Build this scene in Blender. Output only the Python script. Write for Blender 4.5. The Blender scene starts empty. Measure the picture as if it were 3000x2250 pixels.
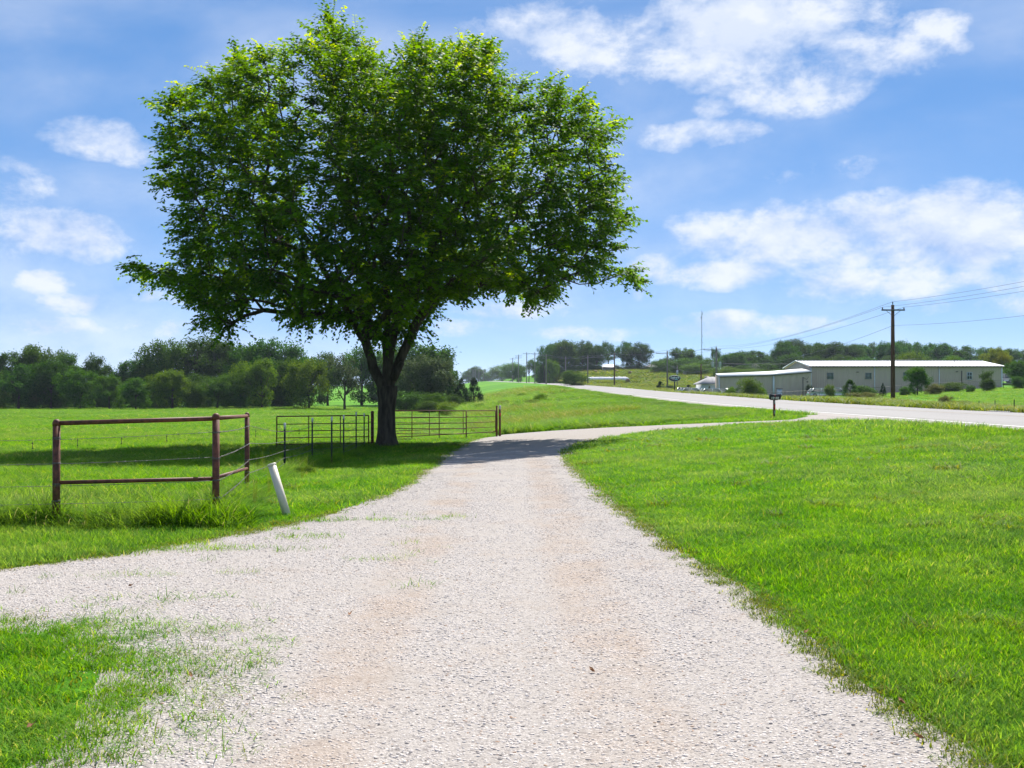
import bpy, math, random
import numpy as np
from mathutils import Vector, Matrix

rng = np.random.default_rng(7)
random.seed(7)
R = math.radians
SC = bpy.context.scene
COL = SC.collection

# ------------------------------------------------------------------ camera
CAM_H, FPX, HOR = 1.7, 3200.0, 1150.0          # eye height, focal length in photo pixels, horizon row
cam = bpy.data.cameras.new('camera')
cam.sensor_width = 36.0
cam.lens = 36.0 * FPX / 3000.0
cam.clip_start, cam.clip_end = 0.1, 9000.0
cam_o = bpy.data.objects.new('camera', cam)
COL.objects.link(cam_o)
cam_o.location = (0, 0, CAM_H)
cam_o.rotation_euler = (R(90) + math.atan((HOR - 1125.0) / FPX), 0, 0)
SC.camera = cam_o

# ------------------------------------------------------------------ world, sun, exposure
SUN_EL, SUN_AZ = R(52.0), R(16.0)               # azimuth measured from +Y towards +X
SKY_STRENGTH = 0.113
SUN_STRENGTH = 4.6
EXPOSURE = 1.10
HAZE_DENSITY = 0.00010

SC.view_settings.view_transform = 'Standard'
SC.view_settings.look = 'None'
SC.view_settings.gamma = 1.0
SC.view_settings.use_curve_mapping = False
SC.view_settings.exposure = EXPOSURE
SC.cycles.max_bounces = 8
SC.cycles.diffuse_bounces = 4
SC.cycles.transmission_bounces = 5
SC.cycles.transparent_max_bounces = 8
SC.cycles.volume_bounces = 0
SC.cycles.use_denoising = True
SC.cycles.denoising_prefilter = 'ACCURATE'
SC.cycles.denoising_input_passes = 'RGB_ALBEDO_NORMAL'
SC.cycles.caustics_reflective = False
SC.cycles.caustics_refractive = False

world = bpy.data.worlds.new('World')
SC.world = world
world.use_nodes = True
WT = world.node_tree
WT.nodes.clear()


class NT:
    """small helper for building node trees"""
    def __init__(s, tree):
        s.t = tree

    def n(s, typ, **kw):
        nd = s.t.nodes.new(typ)
        for k, v in kw.items():
            setattr(nd, k, v)
        return nd

    def link(s, a, b):
        s.t.links.new(a, b)

    def put(s, sock, v):
        if v is None:
            return
        if isinstance(v, bpy.types.NodeSocket):
            s.t.links.new(v, sock)
        else:
            sock.default_value = v

    def math(s, op, a, b=None, c=None, clamp=False):
        nd = s.n('ShaderNodeMath', operation=op, use_clamp=clamp)
        s.put(nd.inputs[0], a)
        s.put(nd.inputs[1], b)
        s.put(nd.inputs[2], c)
        return nd.outputs[0]

    def vmath(s, op, a, b=None):
        nd = s.n('ShaderNodeVectorMath', operation=op)
        s.put(nd.inputs[0], a)
        s.put(nd.inputs[1], b)
        return nd.outputs['Value'] if op in ('LENGTH', 'DOT_PRODUCT') else nd.outputs[0]

    def smooth(s, v, a, b, lo=0.0, hi=1.0):
        nd = s.n('ShaderNodeMapRange', interpolation_type='SMOOTHSTEP')
        s.put(nd.inputs[0], v)
        for i, x in enumerate((a, b, lo, hi)):
            s.put(nd.inputs[i + 1], x)
        return nd.outputs[0]

    def noise(s, vec, scale, detail=4.0, rough=0.55, dist=0.0):
        nd = s.n('ShaderNodeTexNoise')
        s.put(nd.inputs['Vector'], vec)
        s.put(nd.inputs['Scale'], scale)
        nd.inputs['Detail'].default_value = detail
        nd.inputs['Roughness'].default_value = rough
        nd.inputs['Distortion'].default_value = dist
        return nd.outputs[0]

    def mix(s, f, a, b):
        nd = s.n('ShaderNodeMix', data_type='RGBA')
        s.put(nd.inputs[0], f)
        for sock, v in ((nd.inputs[6], a), (nd.inputs[7], b)):
            if isinstance(v, (tuple, list)):
                v = (v[0], v[1], v[2], 1.0)
            s.put(sock, v)
        return nd.outputs[2]

    def ramp(s, f, stops):
        nd = s.n('ShaderNodeValToRGB')
        s.put(nd.inputs[0], f)
        el = nd.color_ramp.elements
        while len(el) < len(stops):
            el.new(0.5)
        for e, (p, c) in zip(el, stops):
            e.position = p
            e.color = (c[0], c[1], c[2], 1.0)
        return nd.outputs[0]


def px_dir(px, py):
    v = Vector(((px - 1500.0) / FPX, 1.0, (HOR - py) / FPX)).normalized()
    return math.atan2(v.x, v.y), math.asin(v.z)


def build_world():
    w = NT(WT)
    sky = w.n('ShaderNodeTexSky', sky_type='NISHITA', sun_disc=False)
    sky.sun_elevation = SUN_EL
    sky.sun_rotation = SUN_AZ
    sky.altitude = 1000.0
    sky.air_density = 0.42
    sky.dust_density = 0.0
    sky.ozone_density = 4.0
    hs = w.n('ShaderNodeHueSaturation')
    hs.inputs['Hue'].default_value = 0.507
    hs.inputs['Saturation'].default_value = 1.82
    hs.inputs['Value'].default_value = 1.85
    gm = w.n('ShaderNodeGamma')                 # one even tone curve over the whole sky
    gm.inputs['Gamma'].default_value = 0.42
    w.link(sky.outputs[0], gm.inputs[0])
    w.link(gm.outputs[0], hs.inputs['Color'])
    bg = w.n('ShaderNodeBackground')
    w.link(hs.outputs[0], bg.inputs[0])
    bg.inputs[1].default_value = SKY_STRENGTH
    tc = w.n('ShaderNodeTexCoord')
    d = w.vmath('NORMALIZE', tc.outputs['Generated'])
    sp = w.n('ShaderNodeSeparateXYZ')
    w.link(d, sp.inputs[0])
    az = w.math('ARCTAN2', sp.outputs[0], sp.outputs[1])
    el = w.math('ARCSINE', sp.outputs[2])
    cb = w.n('ShaderNodeCombineXYZ')
    w.link(az, cb.inputs[0])
    w.link(el, cb.inputs[1])
    ae = cb.outputs[0]
    # cumulus banks: direction, half extents (photo pixels), strength
    banks = [(2150, 90, 420, 150, 1.15), (1650, 120, 300, 100, .9), (2330, 210, 260, 110, .85), (2730, 80, 100, 60, .8),
             (2640, 165, 170, 55, .8), (2050, 395, 190, 45, .85), (2270, 505, 130, 34, .6), (2520, 490, 80, 34, .45),
             (2095, 310, 70, 45, .55), (2240, 690, 260, 95, 1.3), (2760, 680, 330, 120, 1.45), (2130, 800, 180, 48, .95),
             (1930, 790, 90, 50, .6), (2620, 820, 360, 60, .8), (2960, 575, 110, 55, .7), (2180, 950, 240, 40, .7),
             (1540, 905, 260, 32, .6), (1800, 865, 130, 40, .6), (1750, 975, 230, 28, .5), (285, 405, 140, 52, 1.0),
             (400, 450, 90, 40, .55), (30, 545, 110, 75, .7), (130, 690, 190, 75, 1.2), (140, 825, 85, 38, .85),
             (250, 890, 130, 34, .85), (440, 872, 110, 34, .7), (150, 955, 160, 32, .6), (460, 960, 150, 28, .55),
             (2850, 900, 260, 34, .5), (1350, 960, 180, 30, .45), (3150, 760, 220, 90, .9), (-180, 640, 160, 70, .8),
             (1650, 715, 180, 40, .6), (420, 700, 110, 40, .45)]
    mask = None
    for px, py, rx, ry, amp in banks:
        amp = amp + (.22 if py > 780 else 0.05)
        a0, e0 = px_dir(px, py)
        q = w.vmath('SUBTRACT', ae, (a0, e0, 0.0))
        q = w.vmath('MULTIPLY', q, (FPX / rx, FPX / ry, 0.0))
        q = w.vmath('DOT_PRODUCT', q, q)
        v = w.math('MULTIPLY_ADD', q, -amp * 0.55, amp)
        mask = v if mask is None else w.math('MAXIMUM', mask, v)
    # the same sort of scattered cumulus over the rest of the sky
    rest = w.math('MAXIMUM', w.smooth(w.math('ABSOLUTE', az), .58, .75), w.smooth(el, .42, .56))
    gen = w.noise(w.vmath('MULTIPLY', d, (3.0, 3.0, 6.0)), 1.0, 2.0)
    gen = w.math('MULTIPLY', w.smooth(gen, .5, .68), rest)
    mask = w.math('MAXIMUM', mask, gen)
    p = w.vmath('MULTIPLY', ae, (12.0, 19.0, 0.0))
    f0 = w.noise(p, 1.0, 11.0, .64, .12)
    f1 = w.noise(w.vmath('ADD', p, (0.05, 0.45, 0.0)), 1.0, 8.0, .62, .12)
    body = w.math('ADD', w.math('MULTIPLY', mask, .78), w.math('MULTIPLY', w.math('SUBTRACT', f0, .5), 2.9))
    dens = w.smooth(body, .06, 1.0)
    dens = w.math('MULTIPLY', dens, w.smooth(mask, 0.0, .45))
    veil = w.noise(w.vmath('MULTIPLY', ae, (2.2, 7.0, 0.0)), 1.0, 5.0, .5, .6)
    veil = w.math('MULTIPLY', w.smooth(veil, .32, .75), .55)
    dens = w.math('MAXIMUM', w.math('MULTIPLY', dens, .93), veil)
    lit = w.math('ADD', w.math('MULTIPLY', w.math('SUBTRACT', f0, f1), 2.6), .62, clamp=True)  # sunlit tops and greyer undersides of the clouds, put into their colour
    lit = w.math('MAXIMUM', lit, w.smooth(el, .22, .33, 0.0, .75))
    ccol = w.mix(lit, (.40, .53, .80), (.80, .84, .92))
    bgc = w.n('ShaderNodeBackground')
    w.link(ccol, bgc.inputs[0])
    bgc.inputs[1].default_value = 0.54
    mx = w.n('ShaderNodeMixShader')
    w.link(dens, mx.inputs[0])
    w.link(bg.outputs[0], mx.inputs[1])
    w.link(bgc.outputs[0], mx.inputs[2])
    out = w.n('ShaderNodeOutputWorld')
    w.link(mx.outputs[0], out.inputs['Surface'])


build_world()

sun = bpy.data.lights.new('sun', 'SUN')
sun.energy = SUN_STRENGTH
sun.angle = R(0.53)
sun.color = (1.0, 0.955, 0.88)
sun_o = bpy.data.objects.new('sun', sun)
COL.objects.link(sun_o)
SUN_V = Vector((math.sin(SUN_AZ) * math.cos(SUN_EL), math.cos(SUN_AZ) * math.cos(SUN_EL), math.sin(SUN_EL)))
sun_o.rotation_euler = SUN_V.to_track_quat('Z', 'Y').to_euler()
sun_o.location = (0, 0, 50)

# ------------------------------------------------------------------ noise helpers (numpy)
_perm = rng.random((256, 256))


def vnoise(x, y):
    x = np.asarray(x, float); y = np.asarray(y, float)
    xi = np.floor(x).astype(int); yi = np.floor(y).astype(int)
    fx = x - xi; fy = y - yi
    fx = fx * fx * (3 - 2 * fx); fy = fy * fy * (3 - 2 * fy)
    g = lambda a, b: _perm[a & 255, b & 255]
    return ((g(xi, yi) * (1 - fx) + g(xi + 1, yi) * fx) * (1 - fy) +
            (g(xi, yi + 1) * (1 - fx) + g(xi + 1, yi + 1) * fx) * fy)


def fbm(x, y, o=4):
    s = 0; a = .5; t = 0
    for i in range(o):
        s = s + a * vnoise(x * 2 ** i + 17.3 * i, y * 2 ** i - 9.1 * i); t += a; a *= .5
    return s / t


def sstep(a, b, v):
    t = np.clip((np.asarray(v, float) - a) / (b - a), 0, 1)
    return t * t * (3 - 2 * t)


# ------------------------------------------------------------------ the lie of the land
def road_c(y):                                   # the highway bends away to the left in the distance
    y = np.asarray(y, float)
    q = np.clip(y, 330, 600) - 330
    return 1.78e-4 * q * q + np.clip(y - 600, 0, 3000) * .096


def road_z(y):
    return np.interp(y, [-50, 27, 58, 83, 104, 170, 256, 420, 600, 800, 870, 1000, 5000],
                     [.7, .7, .76, .92, 1.12, 1.85, 3.0, 5.0, 7.3, 10.0, 10.4, 9.6, 9.6])


ROAD_N, ROAD_F = 13.0, 24.0


def pasture_z(y):
    return np.interp(y, [-50, 12, 20, 28, 38, 44, 60, 100, 200, 260, 350, 500, 800, 1000, 5000],
                     [0, 0, -.05, -.22, -.45, -.5, -.62, -.95, -1.4, -.9, .3, 2.5, 6, 8, 8])


RX = np.array([24., 30, 38, 52, 85, 130, 300, 3000])
RY = np.array([0., 60, 100, 150, 190, 230, 290, 360, 430, 480, 700, 1200, 5000])
RZ = np.array([
    [.7, .5, .5, .6, .8, 1, 1, 1], [.75, .55, .5, .6, .8, 1.2, 2, 2], [1.07, .8, .75, .9, 1.4, 2, 3, 3],
    [1.57, .8, .8, 1.1, 2.2, 3, 4, 4], [1.9, .75, .8, 1.0, 2.7, 4, 6, 6], [2.3, 1.9, 1.8, 1.7, 3.2, 5, 7, 7],
    [3.4, 2.9, 3.0, 3.2, 4.5, 6, 8, 8], [4.2, 5.2, 5.5, 5.6, 6.5, 7.5, 9, 9], [5.1, 8, 9, 9.4, 9, 9, 10, 10],
    [5.7, 10.5, 11.5, 12, 11, 10, 11, 11], [8.6, 12, 13, 14, 13, 12, 12, 12], [9, 12, 12, 12, 12, 12, 12, 12],
    [9, 12, 12, 12, 12, 12, 12, 12]])


def right_z(x, y):
    x = np.clip(x, RX[0], RX[-1]); y = np.clip(y, RY[0], RY[-1])
    i = np.clip(np.searchsorted(RX, x) - 1, 0, len(RX) - 2)
    j = np.clip(np.searchsorted(RY, y) - 1, 0, len(RY) - 2)
    tx = (x - RX[i]) / (RX[i + 1] - RX[i]); ty = (y - RY[j]) / (RY[j + 1] - RY[j])
    return ((RZ[j, i] * (1 - tx) + RZ[j, i + 1] * tx) * (1 - ty) +
            (RZ[j + 1, i] * (1 - tx) + RZ[j + 1, i + 1] * tx) * ty)


def ground(x, y, bumps=True):
    x = np.asarray(x, float); y = np.asarray(y, float)
    c = road_c(y)
    xs = x + c
    P = pasture_z(y); rz = road_z(y)
    D = np.interp(y, [12, 20, 30, 40, 46, 60], [0, -.02, -.1, -.2, -.22, -.3])
    near = np.where(x < 0, D + (P - D) * np.clip(-x / 4.5, 0, 1),
                    D + (rz - D) * np.clip(x / 12.4, 0, 1) ** 1.12)
    foot = np.interp(y, [0, 40, 48, 60, 150, 250, 5000], [.5, .5, -.5, -1.5, -8, -10, -10])
    t = np.clip((xs - foot) / (12.4 - foot), 0, 1)
    emb = P + (rz - P) * t * (1.3 - .3 * t)
    left = near + (emb - near) * sstep(46, 60, y)
    z = np.where(xs < ROAD_N, left, np.where(xs > ROAD_F, right_z(xs, y), rz))
    z = np.where((xs > ROAD_N + .1) & (xs < ROAD_F - .1), rz - .08, z)
    if bumps:
        off = np.clip(np.where(xs < ROAD_N, (ROAD_N - xs - 1) / 6, np.where(xs > ROAD_F, (xs - ROAD_F - 1) / 6, 0)), 0, 1)
        k = sstep(45, 90, y) * off
        z = z + k * (fbm(x / 14, y / 20, 3) - .5) * .5
        z = z + .12 * np.exp(-((x + 4.8) ** 2 + (y - 42) ** 2) / 5.0)      # the mound round the elm's roots
        lf = sstep(-4, -6, x) * sstep(14, 20, y)
        z = z + lf * (fbm(x / 5, y / 5, 3) - .5) * .12
    return z


_DS = np.concatenate([np.arange(2, 80, .02), np.arange(80, 900, .2)])


def U(px, py, lift=0.0):
    """the ground point seen at a photo pixel"""
    xs = (px - 1500.0) / FPX * _DS
    zr = CAM_H + (HOR - py) / FPX * _DS
    h = zr - ground(xs, _DS) - lift
    k = np.argmax(h <= 0)
    if h[k] > 0:
        raise ValueError('no ground at %s %s' % (px, py))
    return Vector((float(xs[k]), float(_DS[k]), float(zr[k])))


def at(px, py, d):
    return Vector(((px - 1500.0) / FPX * d, d, CAM_H + (HOR - py) / FPX * d))


def gz(x, y):
    return float(ground(x, y))


# ------------------------------------------------------------------ materials
MATS = {}


def mat(name):
    m = bpy.data.materials.new(name)
    m.use_nodes = True
    m.node_tree.nodes.clear()
    MATS[name] = m
    n = NT(m.node_tree)
    out = n.n('ShaderNodeOutputMaterial')
    return m, n, out


def bsdf(n, out, col, rough=.8, metal=0.0, spec=.3, bump=None, bstr=.3, bdist=.02):
    b = n.n('ShaderNodeBsdfPrincipled')
    n.put(b.inputs['Base Color'], (col[0], col[1], col[2], 1.0) if isinstance(col, (tuple, list)) else col)
    n.put(b.inputs['Roughness'], rough)
    n.put(b.inputs['Metallic'], metal)
    n.put(b.inputs['Specular IOR Level'], spec)
    if bump is not None:
        bp = n.n('ShaderNodeBump')
        bp.inputs['Strength'].default_value = bstr
        bp.inputs['Distance'].default_value = bdist
        n.link(bump, bp.inputs['Height'])
        n.link(bp.outputs[0], b.inputs['Normal'])
    n.link(b.outputs[0], out.inputs['Surface'])
    return b


def simple(name, c0, c1, scale=8.0, rough=.7, metal=0.0, spec=.3, bstr=.2, bdist=.01, stretch=None, detail=5.0):
    m, n, out = mat(name)
    tc = n.n('ShaderNodeTexCoord')
    v = tc.outputs['Object']
    if stretch:
        v = n.vmath('MULTIPLY', v, stretch)
    f = n.noise(v, scale, detail, .6)
    col = n.mix(n.smooth(f, .3, .7), c0, c1)
    bsdf(n, out, col, rough, metal, spec, f, bstr, bdist)
    return m


def leaf_mat(name, dark, light, young=None, trans=.4, rough=.5, spec=.35, obj_var=.25, patchy=0.0):
    m, n, out = mat(name)
    at_ = n.n('ShaderNodeAttribute', attribute_name='tint')
    oi = n.n('ShaderNodeObjectInfo')
    stops = [(0.0, dark), (.8, light)]
    stops.append((1.0, young if young else light))
    col = n.ramp(at_.outputs['Fac'], stops)
    hs = n.n('ShaderNodeHueSaturation')
    n.link(col, hs.inputs['Color'])
    n.put(hs.inputs['Value'], n.math('MULTIPLY_ADD', oi.outputs['Random'], obj_var * 2, 1 - obj_var))
    n.put(hs.inputs['Hue'], n.math('MULTIPLY_ADD', oi.outputs['Random'], .03, .485))
    if patchy:
        pos = n.n('ShaderNodeNewGeometry').outputs['Position']
        q1 = n.noise(pos, .22, 4.0, .6)
        q2 = n.noise(pos, 1.1, 4.0, .6)
        hs.inputs['Hue'].default_value = .5
        n.put(hs.inputs['Hue'], n.math('MULTIPLY_ADD', n.math('ADD', q1, q2), -.055 * patchy, .5 + .05 * patchy))
        n.put(hs.inputs['Value'], n.math('MULTIPLY_ADD', q2, 1.0 * patchy, 1.0 - .45 * patchy))
        n.put(hs.inputs['Saturation'], n.math('MULTIPLY_ADD', q1, -.35 * patchy, 1.0 + .12 * patchy))
    b = n.n('ShaderNodeBsdfPrincipled')
    n.link(hs.outputs[0], b.inputs['Base Color'])
    b.inputs['Roughness'].default_value = rough
    b.inputs['Specular IOR Level'].default_value = spec
    t = n.n('ShaderNodeBsdfTranslucent')
    tcol = hs.outputs[0]
    hs2 = n.n('ShaderNodeHueSaturation')
    hs2.inputs['Hue'].default_value = .478
    hs2.inputs['Saturation'].default_value = 1.1
    hs2.inputs['Value'].default_value = 1.35
    n.link(tcol, hs2.inputs['Color'])
    n.link(hs2.outputs[0], t.inputs['Color'])
    mx = n.n('ShaderNodeMixShader')
    mx.inputs[0].default_value = trans
    n.link(b.outputs[0], mx.inputs[1])
    n.link(t.outputs[0], mx.inputs[2])
    n.link(mx.outputs[0], out.inputs['Surface'])
    return m


def make_materials():
    # ground: short turf over soil; patches of lighter, darker and drier growth
    m, n, out = mat('turf')
    tc = n.n('ShaderNodeTexCoord')
    v = tc.outputs['Object']
    big = n.noise(v, .035, 4.0, .55)
    mid = n.noise(v, .35, 5.0, .6)
    fine = n.noise(v, 9.0, 6.0, .7)
    vfine = n.noise(v, 60.0, 3.0, .7)
    a = n.mix(n.smooth(big, .38, .62), (.056, .190, .003), (.092, .255, .004))
    a = n.mix(n.math('MULTIPLY', n.smooth(mid, .5, .75), .55), a, (.150, .240, .018))
    a = n.mix(n.math('MULTIPLY', n.smooth(fine, .45, .75), .7), a, (.036, .085, .006))
    a = n.mix(n.math('MULTIPLY', n.smooth(vfine, .55, .8), .4), a, (.13, .12, .05))
    bsdf(n, out, a, .95, 0, .1, n.math('ADD', fine, n.math('MULTIPLY', vfine, .3)), .9, .06)
    # crushed stone
    m, n, out = mat('gravel')
    tc = n.n('ShaderNodeTexCoord')
    v = tc.outputs['Object']
    vo = n.n('ShaderNodeTexVoronoi')
    n.link(v, vo.inputs['Vector'])
    vo.inputs['Scale'].default_value = 48.0
    vo2 = n.n('ShaderNodeTexVoronoi')
    n.link(v, vo2.inputs['Vector'])
    vo2.inputs['Scale'].default_value = 110.0
    sep = n.n('ShaderNodeSeparateColor')
    n.link(vo.outputs['Color'], sep.inputs[0])
    c = n.ramp(sep.outputs[0], [(0, (.10, .088, .084)), (.10, (.17, .15, .143)), (.20, (.272, .246, .224)), (1, (.348, .317, .290))])
    sep2 = n.n('ShaderNodeSeparateColor')
    n.link(vo2.outputs['Color'], sep2.inputs[0])
    c2 = n.ramp(sep2.outputs[1], [(0, (.10, .088, .082)), (.3, (.262, .237, .218)), (1, (.338, .309, .284))])
    c = n.mix(.45, c, c2)
    st = n.math('MULTIPLY', n.smooth(n.noise(v, .55, 6.0, .65), .5, .72), n.smooth(n.noise(v, 3.0, 4.0), .35, .6))
    c = n.mix(n.math('MULTIPLY', st, .34), c, (.25, .18, .125))
    gp = n.n('ShaderNodeSeparateXYZ')
    n.link(v, gp.inputs[0])
    trk = n.math('MAXIMUM', n.smooth(n.math('ABSOLUTE', n.math('ADD', gp.outputs[0], .95)), .12, .42, 1.0, 0.0), n.smooth(n.math('ABSOLUTE', n.math('SUBTRACT', gp.outputs[0], .62)), .12, .42, 1.0, 0.0))
    trk = n.math('MULTIPLY', n.math('MULTIPLY', trk, n.smooth(n.noise(v, .8, 5.0, .65), .35, .65)), n.smooth(gp.outputs[1], 26.0, 34.0, 1.0, 0.0))
    c = n.mix(n.math('MULTIPLY', trk, .55), c, (.26, .195, .145))
    h = n.math('ADD', n.math('MULTIPLY', vo.outputs['Distance'], -1.0), n.math('MULTIPLY', vo2.outputs['Distance'], -.5))
    bsdf(n, out, c, .9, 0, .2, h, .5, .012)
    # stones
    m, n, out = mat('stone')
    a_ = n.n('ShaderNodeAttribute', attribute_name='tint')
    c = n.ramp(a_.outputs['Fac'], [(0, (.10, .093, .093)), (.07, (.20, .18, .178)), (.15, (.43, .39, .36)), (.95, (.55, .50, .465)), (.975, (.34, .20, .12)), (1, (.30, .22, .16))])
    tc = n.n('ShaderNodeTexCoord')
    f = n.noise(tc.outputs['Object'], 120.0, 3.0)
    c = n.mix(n.smooth(f, .35, .8), c, n.mix(.4, c, (.36, .33, .31)))
    ge = n.n('ShaderNodeNewGeometry')
    v = ge.outputs['Position']
    st = n.math('MULTIPLY', n.smooth(n.noise(v, .55, 6.0, .65), .5, .72), n.smooth(n.noise(v, 3.0, 4.0), .35, .6))
    c = n.mix(n.math('MULTIPLY', st, .34), c, (.42, .31, .22))
    gp = n.n('ShaderNodeSeparateXYZ')
    n.link(v, gp.inputs[0])
    trk = n.math('MAXIMUM', n.smooth(n.math('ABSOLUTE', n.math('ADD', gp.outputs[0], .95)), .12, .42, 1.0, 0.0), n.smooth(n.math('ABSOLUTE', n.math('SUBTRACT', gp.outputs[0], .62)), .12, .42, 1.0, 0.0))
    trk = n.math('MULTIPLY', n.math('MULTIPLY', trk, n.smooth(n.noise(v, .8, 5.0, .65), .35, .65)), n.smooth(gp.outputs[1], 26.0, 34.0, 1.0, 0.0))
    c = n.mix(n.math('MULTIPLY', trk, .42), c, (.44, .335, .255))
    bsdf(n, out, c, .85, 0, .2)
    # highway
    m, n, out = mat('pavement')
    tc = n.n('ShaderNodeTexCoord')
    v = tc.outputs['Object']
    f = n.noise(v, 60.0, 4.0, .7)
    g = n.noise(n.vmath('MULTIPLY', v, (1.0, .08, 1.0)), 1.3, 5.0, .6)
    c = n.mix(n.smooth(f, .3, .7), (.165, .158, .155), (.225, .214, .206))
    c = n.mix(n.math('MULTIPLY', n.smooth(g, .45, .75), .45), c, (.145, .138, .136))
    bsdf(n, out, c, .8, 0, .3, f, .4, .005)
    simple('shoulder', (.235, .21, .195), (.30, .272, .25), 25, .9)
    simple('line_paint', (.40, .39, .38), (.52, .51, .49), 12, .6)
    simple('seam', (.26, .20, .13), (.36, .30, .22), 3, .9)
    simple('rust_pipe', (.06, .020, .012), (.16, .052, .027), 16, .62, 0, .35, .3, .004)
    simple('rust_pipe_dark', (.075, .026, .015), (.16, .06, .032), 20, .7, 0, .3, .3, .004)
    simple('galv_wire', (.09, .085, .08), (.18, .17, .16), 30, .6, .3)
    simple('tpost_green', (.008, .018, .016), (.02, .035, .03), 20, .6)
    simple('tpost_white', (.42, .42, .42), (.6, .6, .58), 20, .6)
    simple('pvc', (.56, .51, .40), (.64, .59, .48), 6, .45, 0, .4, .05)
    simple('bark', (.030, .024, .018), (.090, .072, .052), 7, .95, 0, .1, 1.0, .05, (1.0, 1.0, .22))
    simple('twig_bark', (.045, .036, .026), (.10, .08, .055), 12, .95, 0, .1)
    simple('far_bark', (.045, .038, .030), (.085, .07, .055), 3, .95, 0, .1)
    simple('pole_wood', (.07, .036, .024), (.14, .078, .05), 5, .9, 0, .1, .6, .02, (4, 4, .25))
    simple('pole_grey', (.13, .115, .10), (.25, .23, .20), 5, .9, 0, .1, .5, .02, (4, 4, .25))
    simple('hardware', (.05, .06, .065), (.09, .10, .105), 10, .5, .3)
    simple('conductor', (.05, .06, .07), (.08, .09, .10), 10, .5, .5)
    simple('can_grey', (.30, .34, .34), (.40, .44, .43), 3, .45)
    simple('siding', (.47, .352, .292), (.53, .40, .335), .8, .5, 0, .35, .05, .01, (1, 1, .2))
    simple('siding_light', (.52, .43, .34), (.58, .48, .385), .8, .5, 0, .35, .05)  # siding copy for the left gable; its brighter sunlight is put into the colour
    simple('metal_roof', (.48, .50, .52), (.56, .57, .58), .6, .42, 0, .4, .02, .01, (1, .15, 1))
    simple('trim_white', (.55, .58, .62), (.66, .68, .70), 2, .5)
    simple('trim_dark', (.09, .08, .07), (.14, .125, .11), 2, .6)
    simple('glass_dark', (.045, .06, .06), (.085, .105, .10), 1.5, .15, 0, .5, 0)
    simple('window_grey', (.20, .23, .22), (.27, .30, .29), 4, .4)
    simple('shingle_grey', (.22, .215, .22), (.30, .295, .30), 3, .9)
    simple('shingle_dark', (.075, .07, .08), (.12, .11, .12), 2, .9)
    simple('white_wall', (.52, .55, .58), (.6, .62, .64), 1, .6)
    simple('old_board', (.14, .12, .10), (.22, .2, .17), 2, .9)
    simple('wrap_white', (.60, .58, .64), (.74, .73, .78), 3, .35, 0, .5, .4, .08)
    simple('straw', (.17, .115, .06), (.33, .24, .13), 9, .95, 0, .1, .8, .05)
    simple('straw_pale', (.40, .34, .26), (.56, .50, .40), 9, .95, 0, .1, .8, .05)
    simple('box_black', (.008, .008, .009), (.018, .018, .018), 20, .45, 0, .5, .1)
    simple('box_edge', (.35, .35, .36), (.5, .5, .5), 20, .5)
    simple('reflector_red', (.42, .02, .015), (.55, .04, .025), 20, .4)
    simple('reflector_white', (.33, .32, .30), (.45, .43, .40), 20, .4)
    simple('sign_black', (.008, .010, .013), (.016, .02, .024), 6, .35, 0, .5, 0)
    simple('sign_white', (.62, .66, .68), (.74, .77, .78), 6, .5)
    simple('sign_blue', (.30, .55, .68), (.40, .64, .75), 6, .5)
    simple('sign_rose', (.40, .30, .32), (.52, .42, .44), 6, .5)
    simple('digit', (.62, .60, .52), (.78, .76, .68), 20, .5)
    simple('car_white', (.66, .67, .68), (.72, .73, .74), 2, .25, 0, .5, 0)
    simple('car_silver', (.36, .37, .39), (.42, .43, .45), 2, .28, .4, .5, 0)
    simple('car_dark', (.03, .03, .035), (.05, .05, .055), 2, .25, 0, .5, 0)
    simple('tyre', (.012, .012, .012), (.025, .025, .025), 9, .8)
    simple('rim', (.3, .3, .31), (.4, .4, .41), 9, .35, .6)
    simple('lamp_red', (.25, .02, .02), (.35, .03, .03), 9, .3)
    simple('lamp_clear', (.5, .5, .5), (.6, .6, .6), 9, .2)
    simple('concrete', (.38, .37, .36), (.48, .47, .45), 5, .9)
    simple('black_plastic', (.012, .013, .015), (.03, .032, .036), 9, .45)
    simple('brown_leaf', (.13, .055, .02), (.26, .12, .05), 30, .8)
    simple('steel_mast', (.20, .26, .31), (.27, .33, .38), 1, .5)
    simple('copper_roof', (.28, .17, .10), (.36, .23, .14), 2, .8)
    # foliage
    leaf_mat('elm_leaf', (.030, .092, .003), (.125, .262, .004), (.350, .450, .006), .57, .55, .10, 0)
    leaf_mat('grass_lawn', (.046, .170, .002), (.120, .325, .004), (.28, .35, .04), .5, .6, .04, .12, 1.5)
    leaf_mat('grass_pasture', (.046, .160, .002), (.122, .310, .004), (.27, .33, .04), .5, .6, .04, .16, 1.5)
    leaf_mat('grass_tall', (.046, .160, .003), (.130, .310, .005), (.34, .35, .09), .5, .6, .04, .2, 1.5)
    leaf_mat('grass_dry', (.064, .150, .006), (.165, .270, .016), (.34, .31, .10), .45, .65, .04, .25)
    leaf_mat('weed_olive', (.048, .105, .007), (.150, .215, .016), (.30, .31, .04), .45, .6, .10, .25)
    leaf_mat('tree_dark', (.013, .054, .003), (.042, .128, .005), (.07, .17, .007), .36, .7, .06, .25)  # cloud shade on the pasture tree line is put into this darker leaf colour
    leaf_mat('tree_mid', (.018, .066, .003), (.060, .150, .005), (.10, .19, .008), .36, .7, .06, .2)
    leaf_mat('tree_light', (.034, .098, .005), (.105, .215, .010), (.17, .27, .02), .4, .7, .06, .15)
    leaf_mat('tree_olive', (.024, .050, .016), (.075, .115, .036), (.12, .16, .05), .3, .7, .06, .15)
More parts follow.
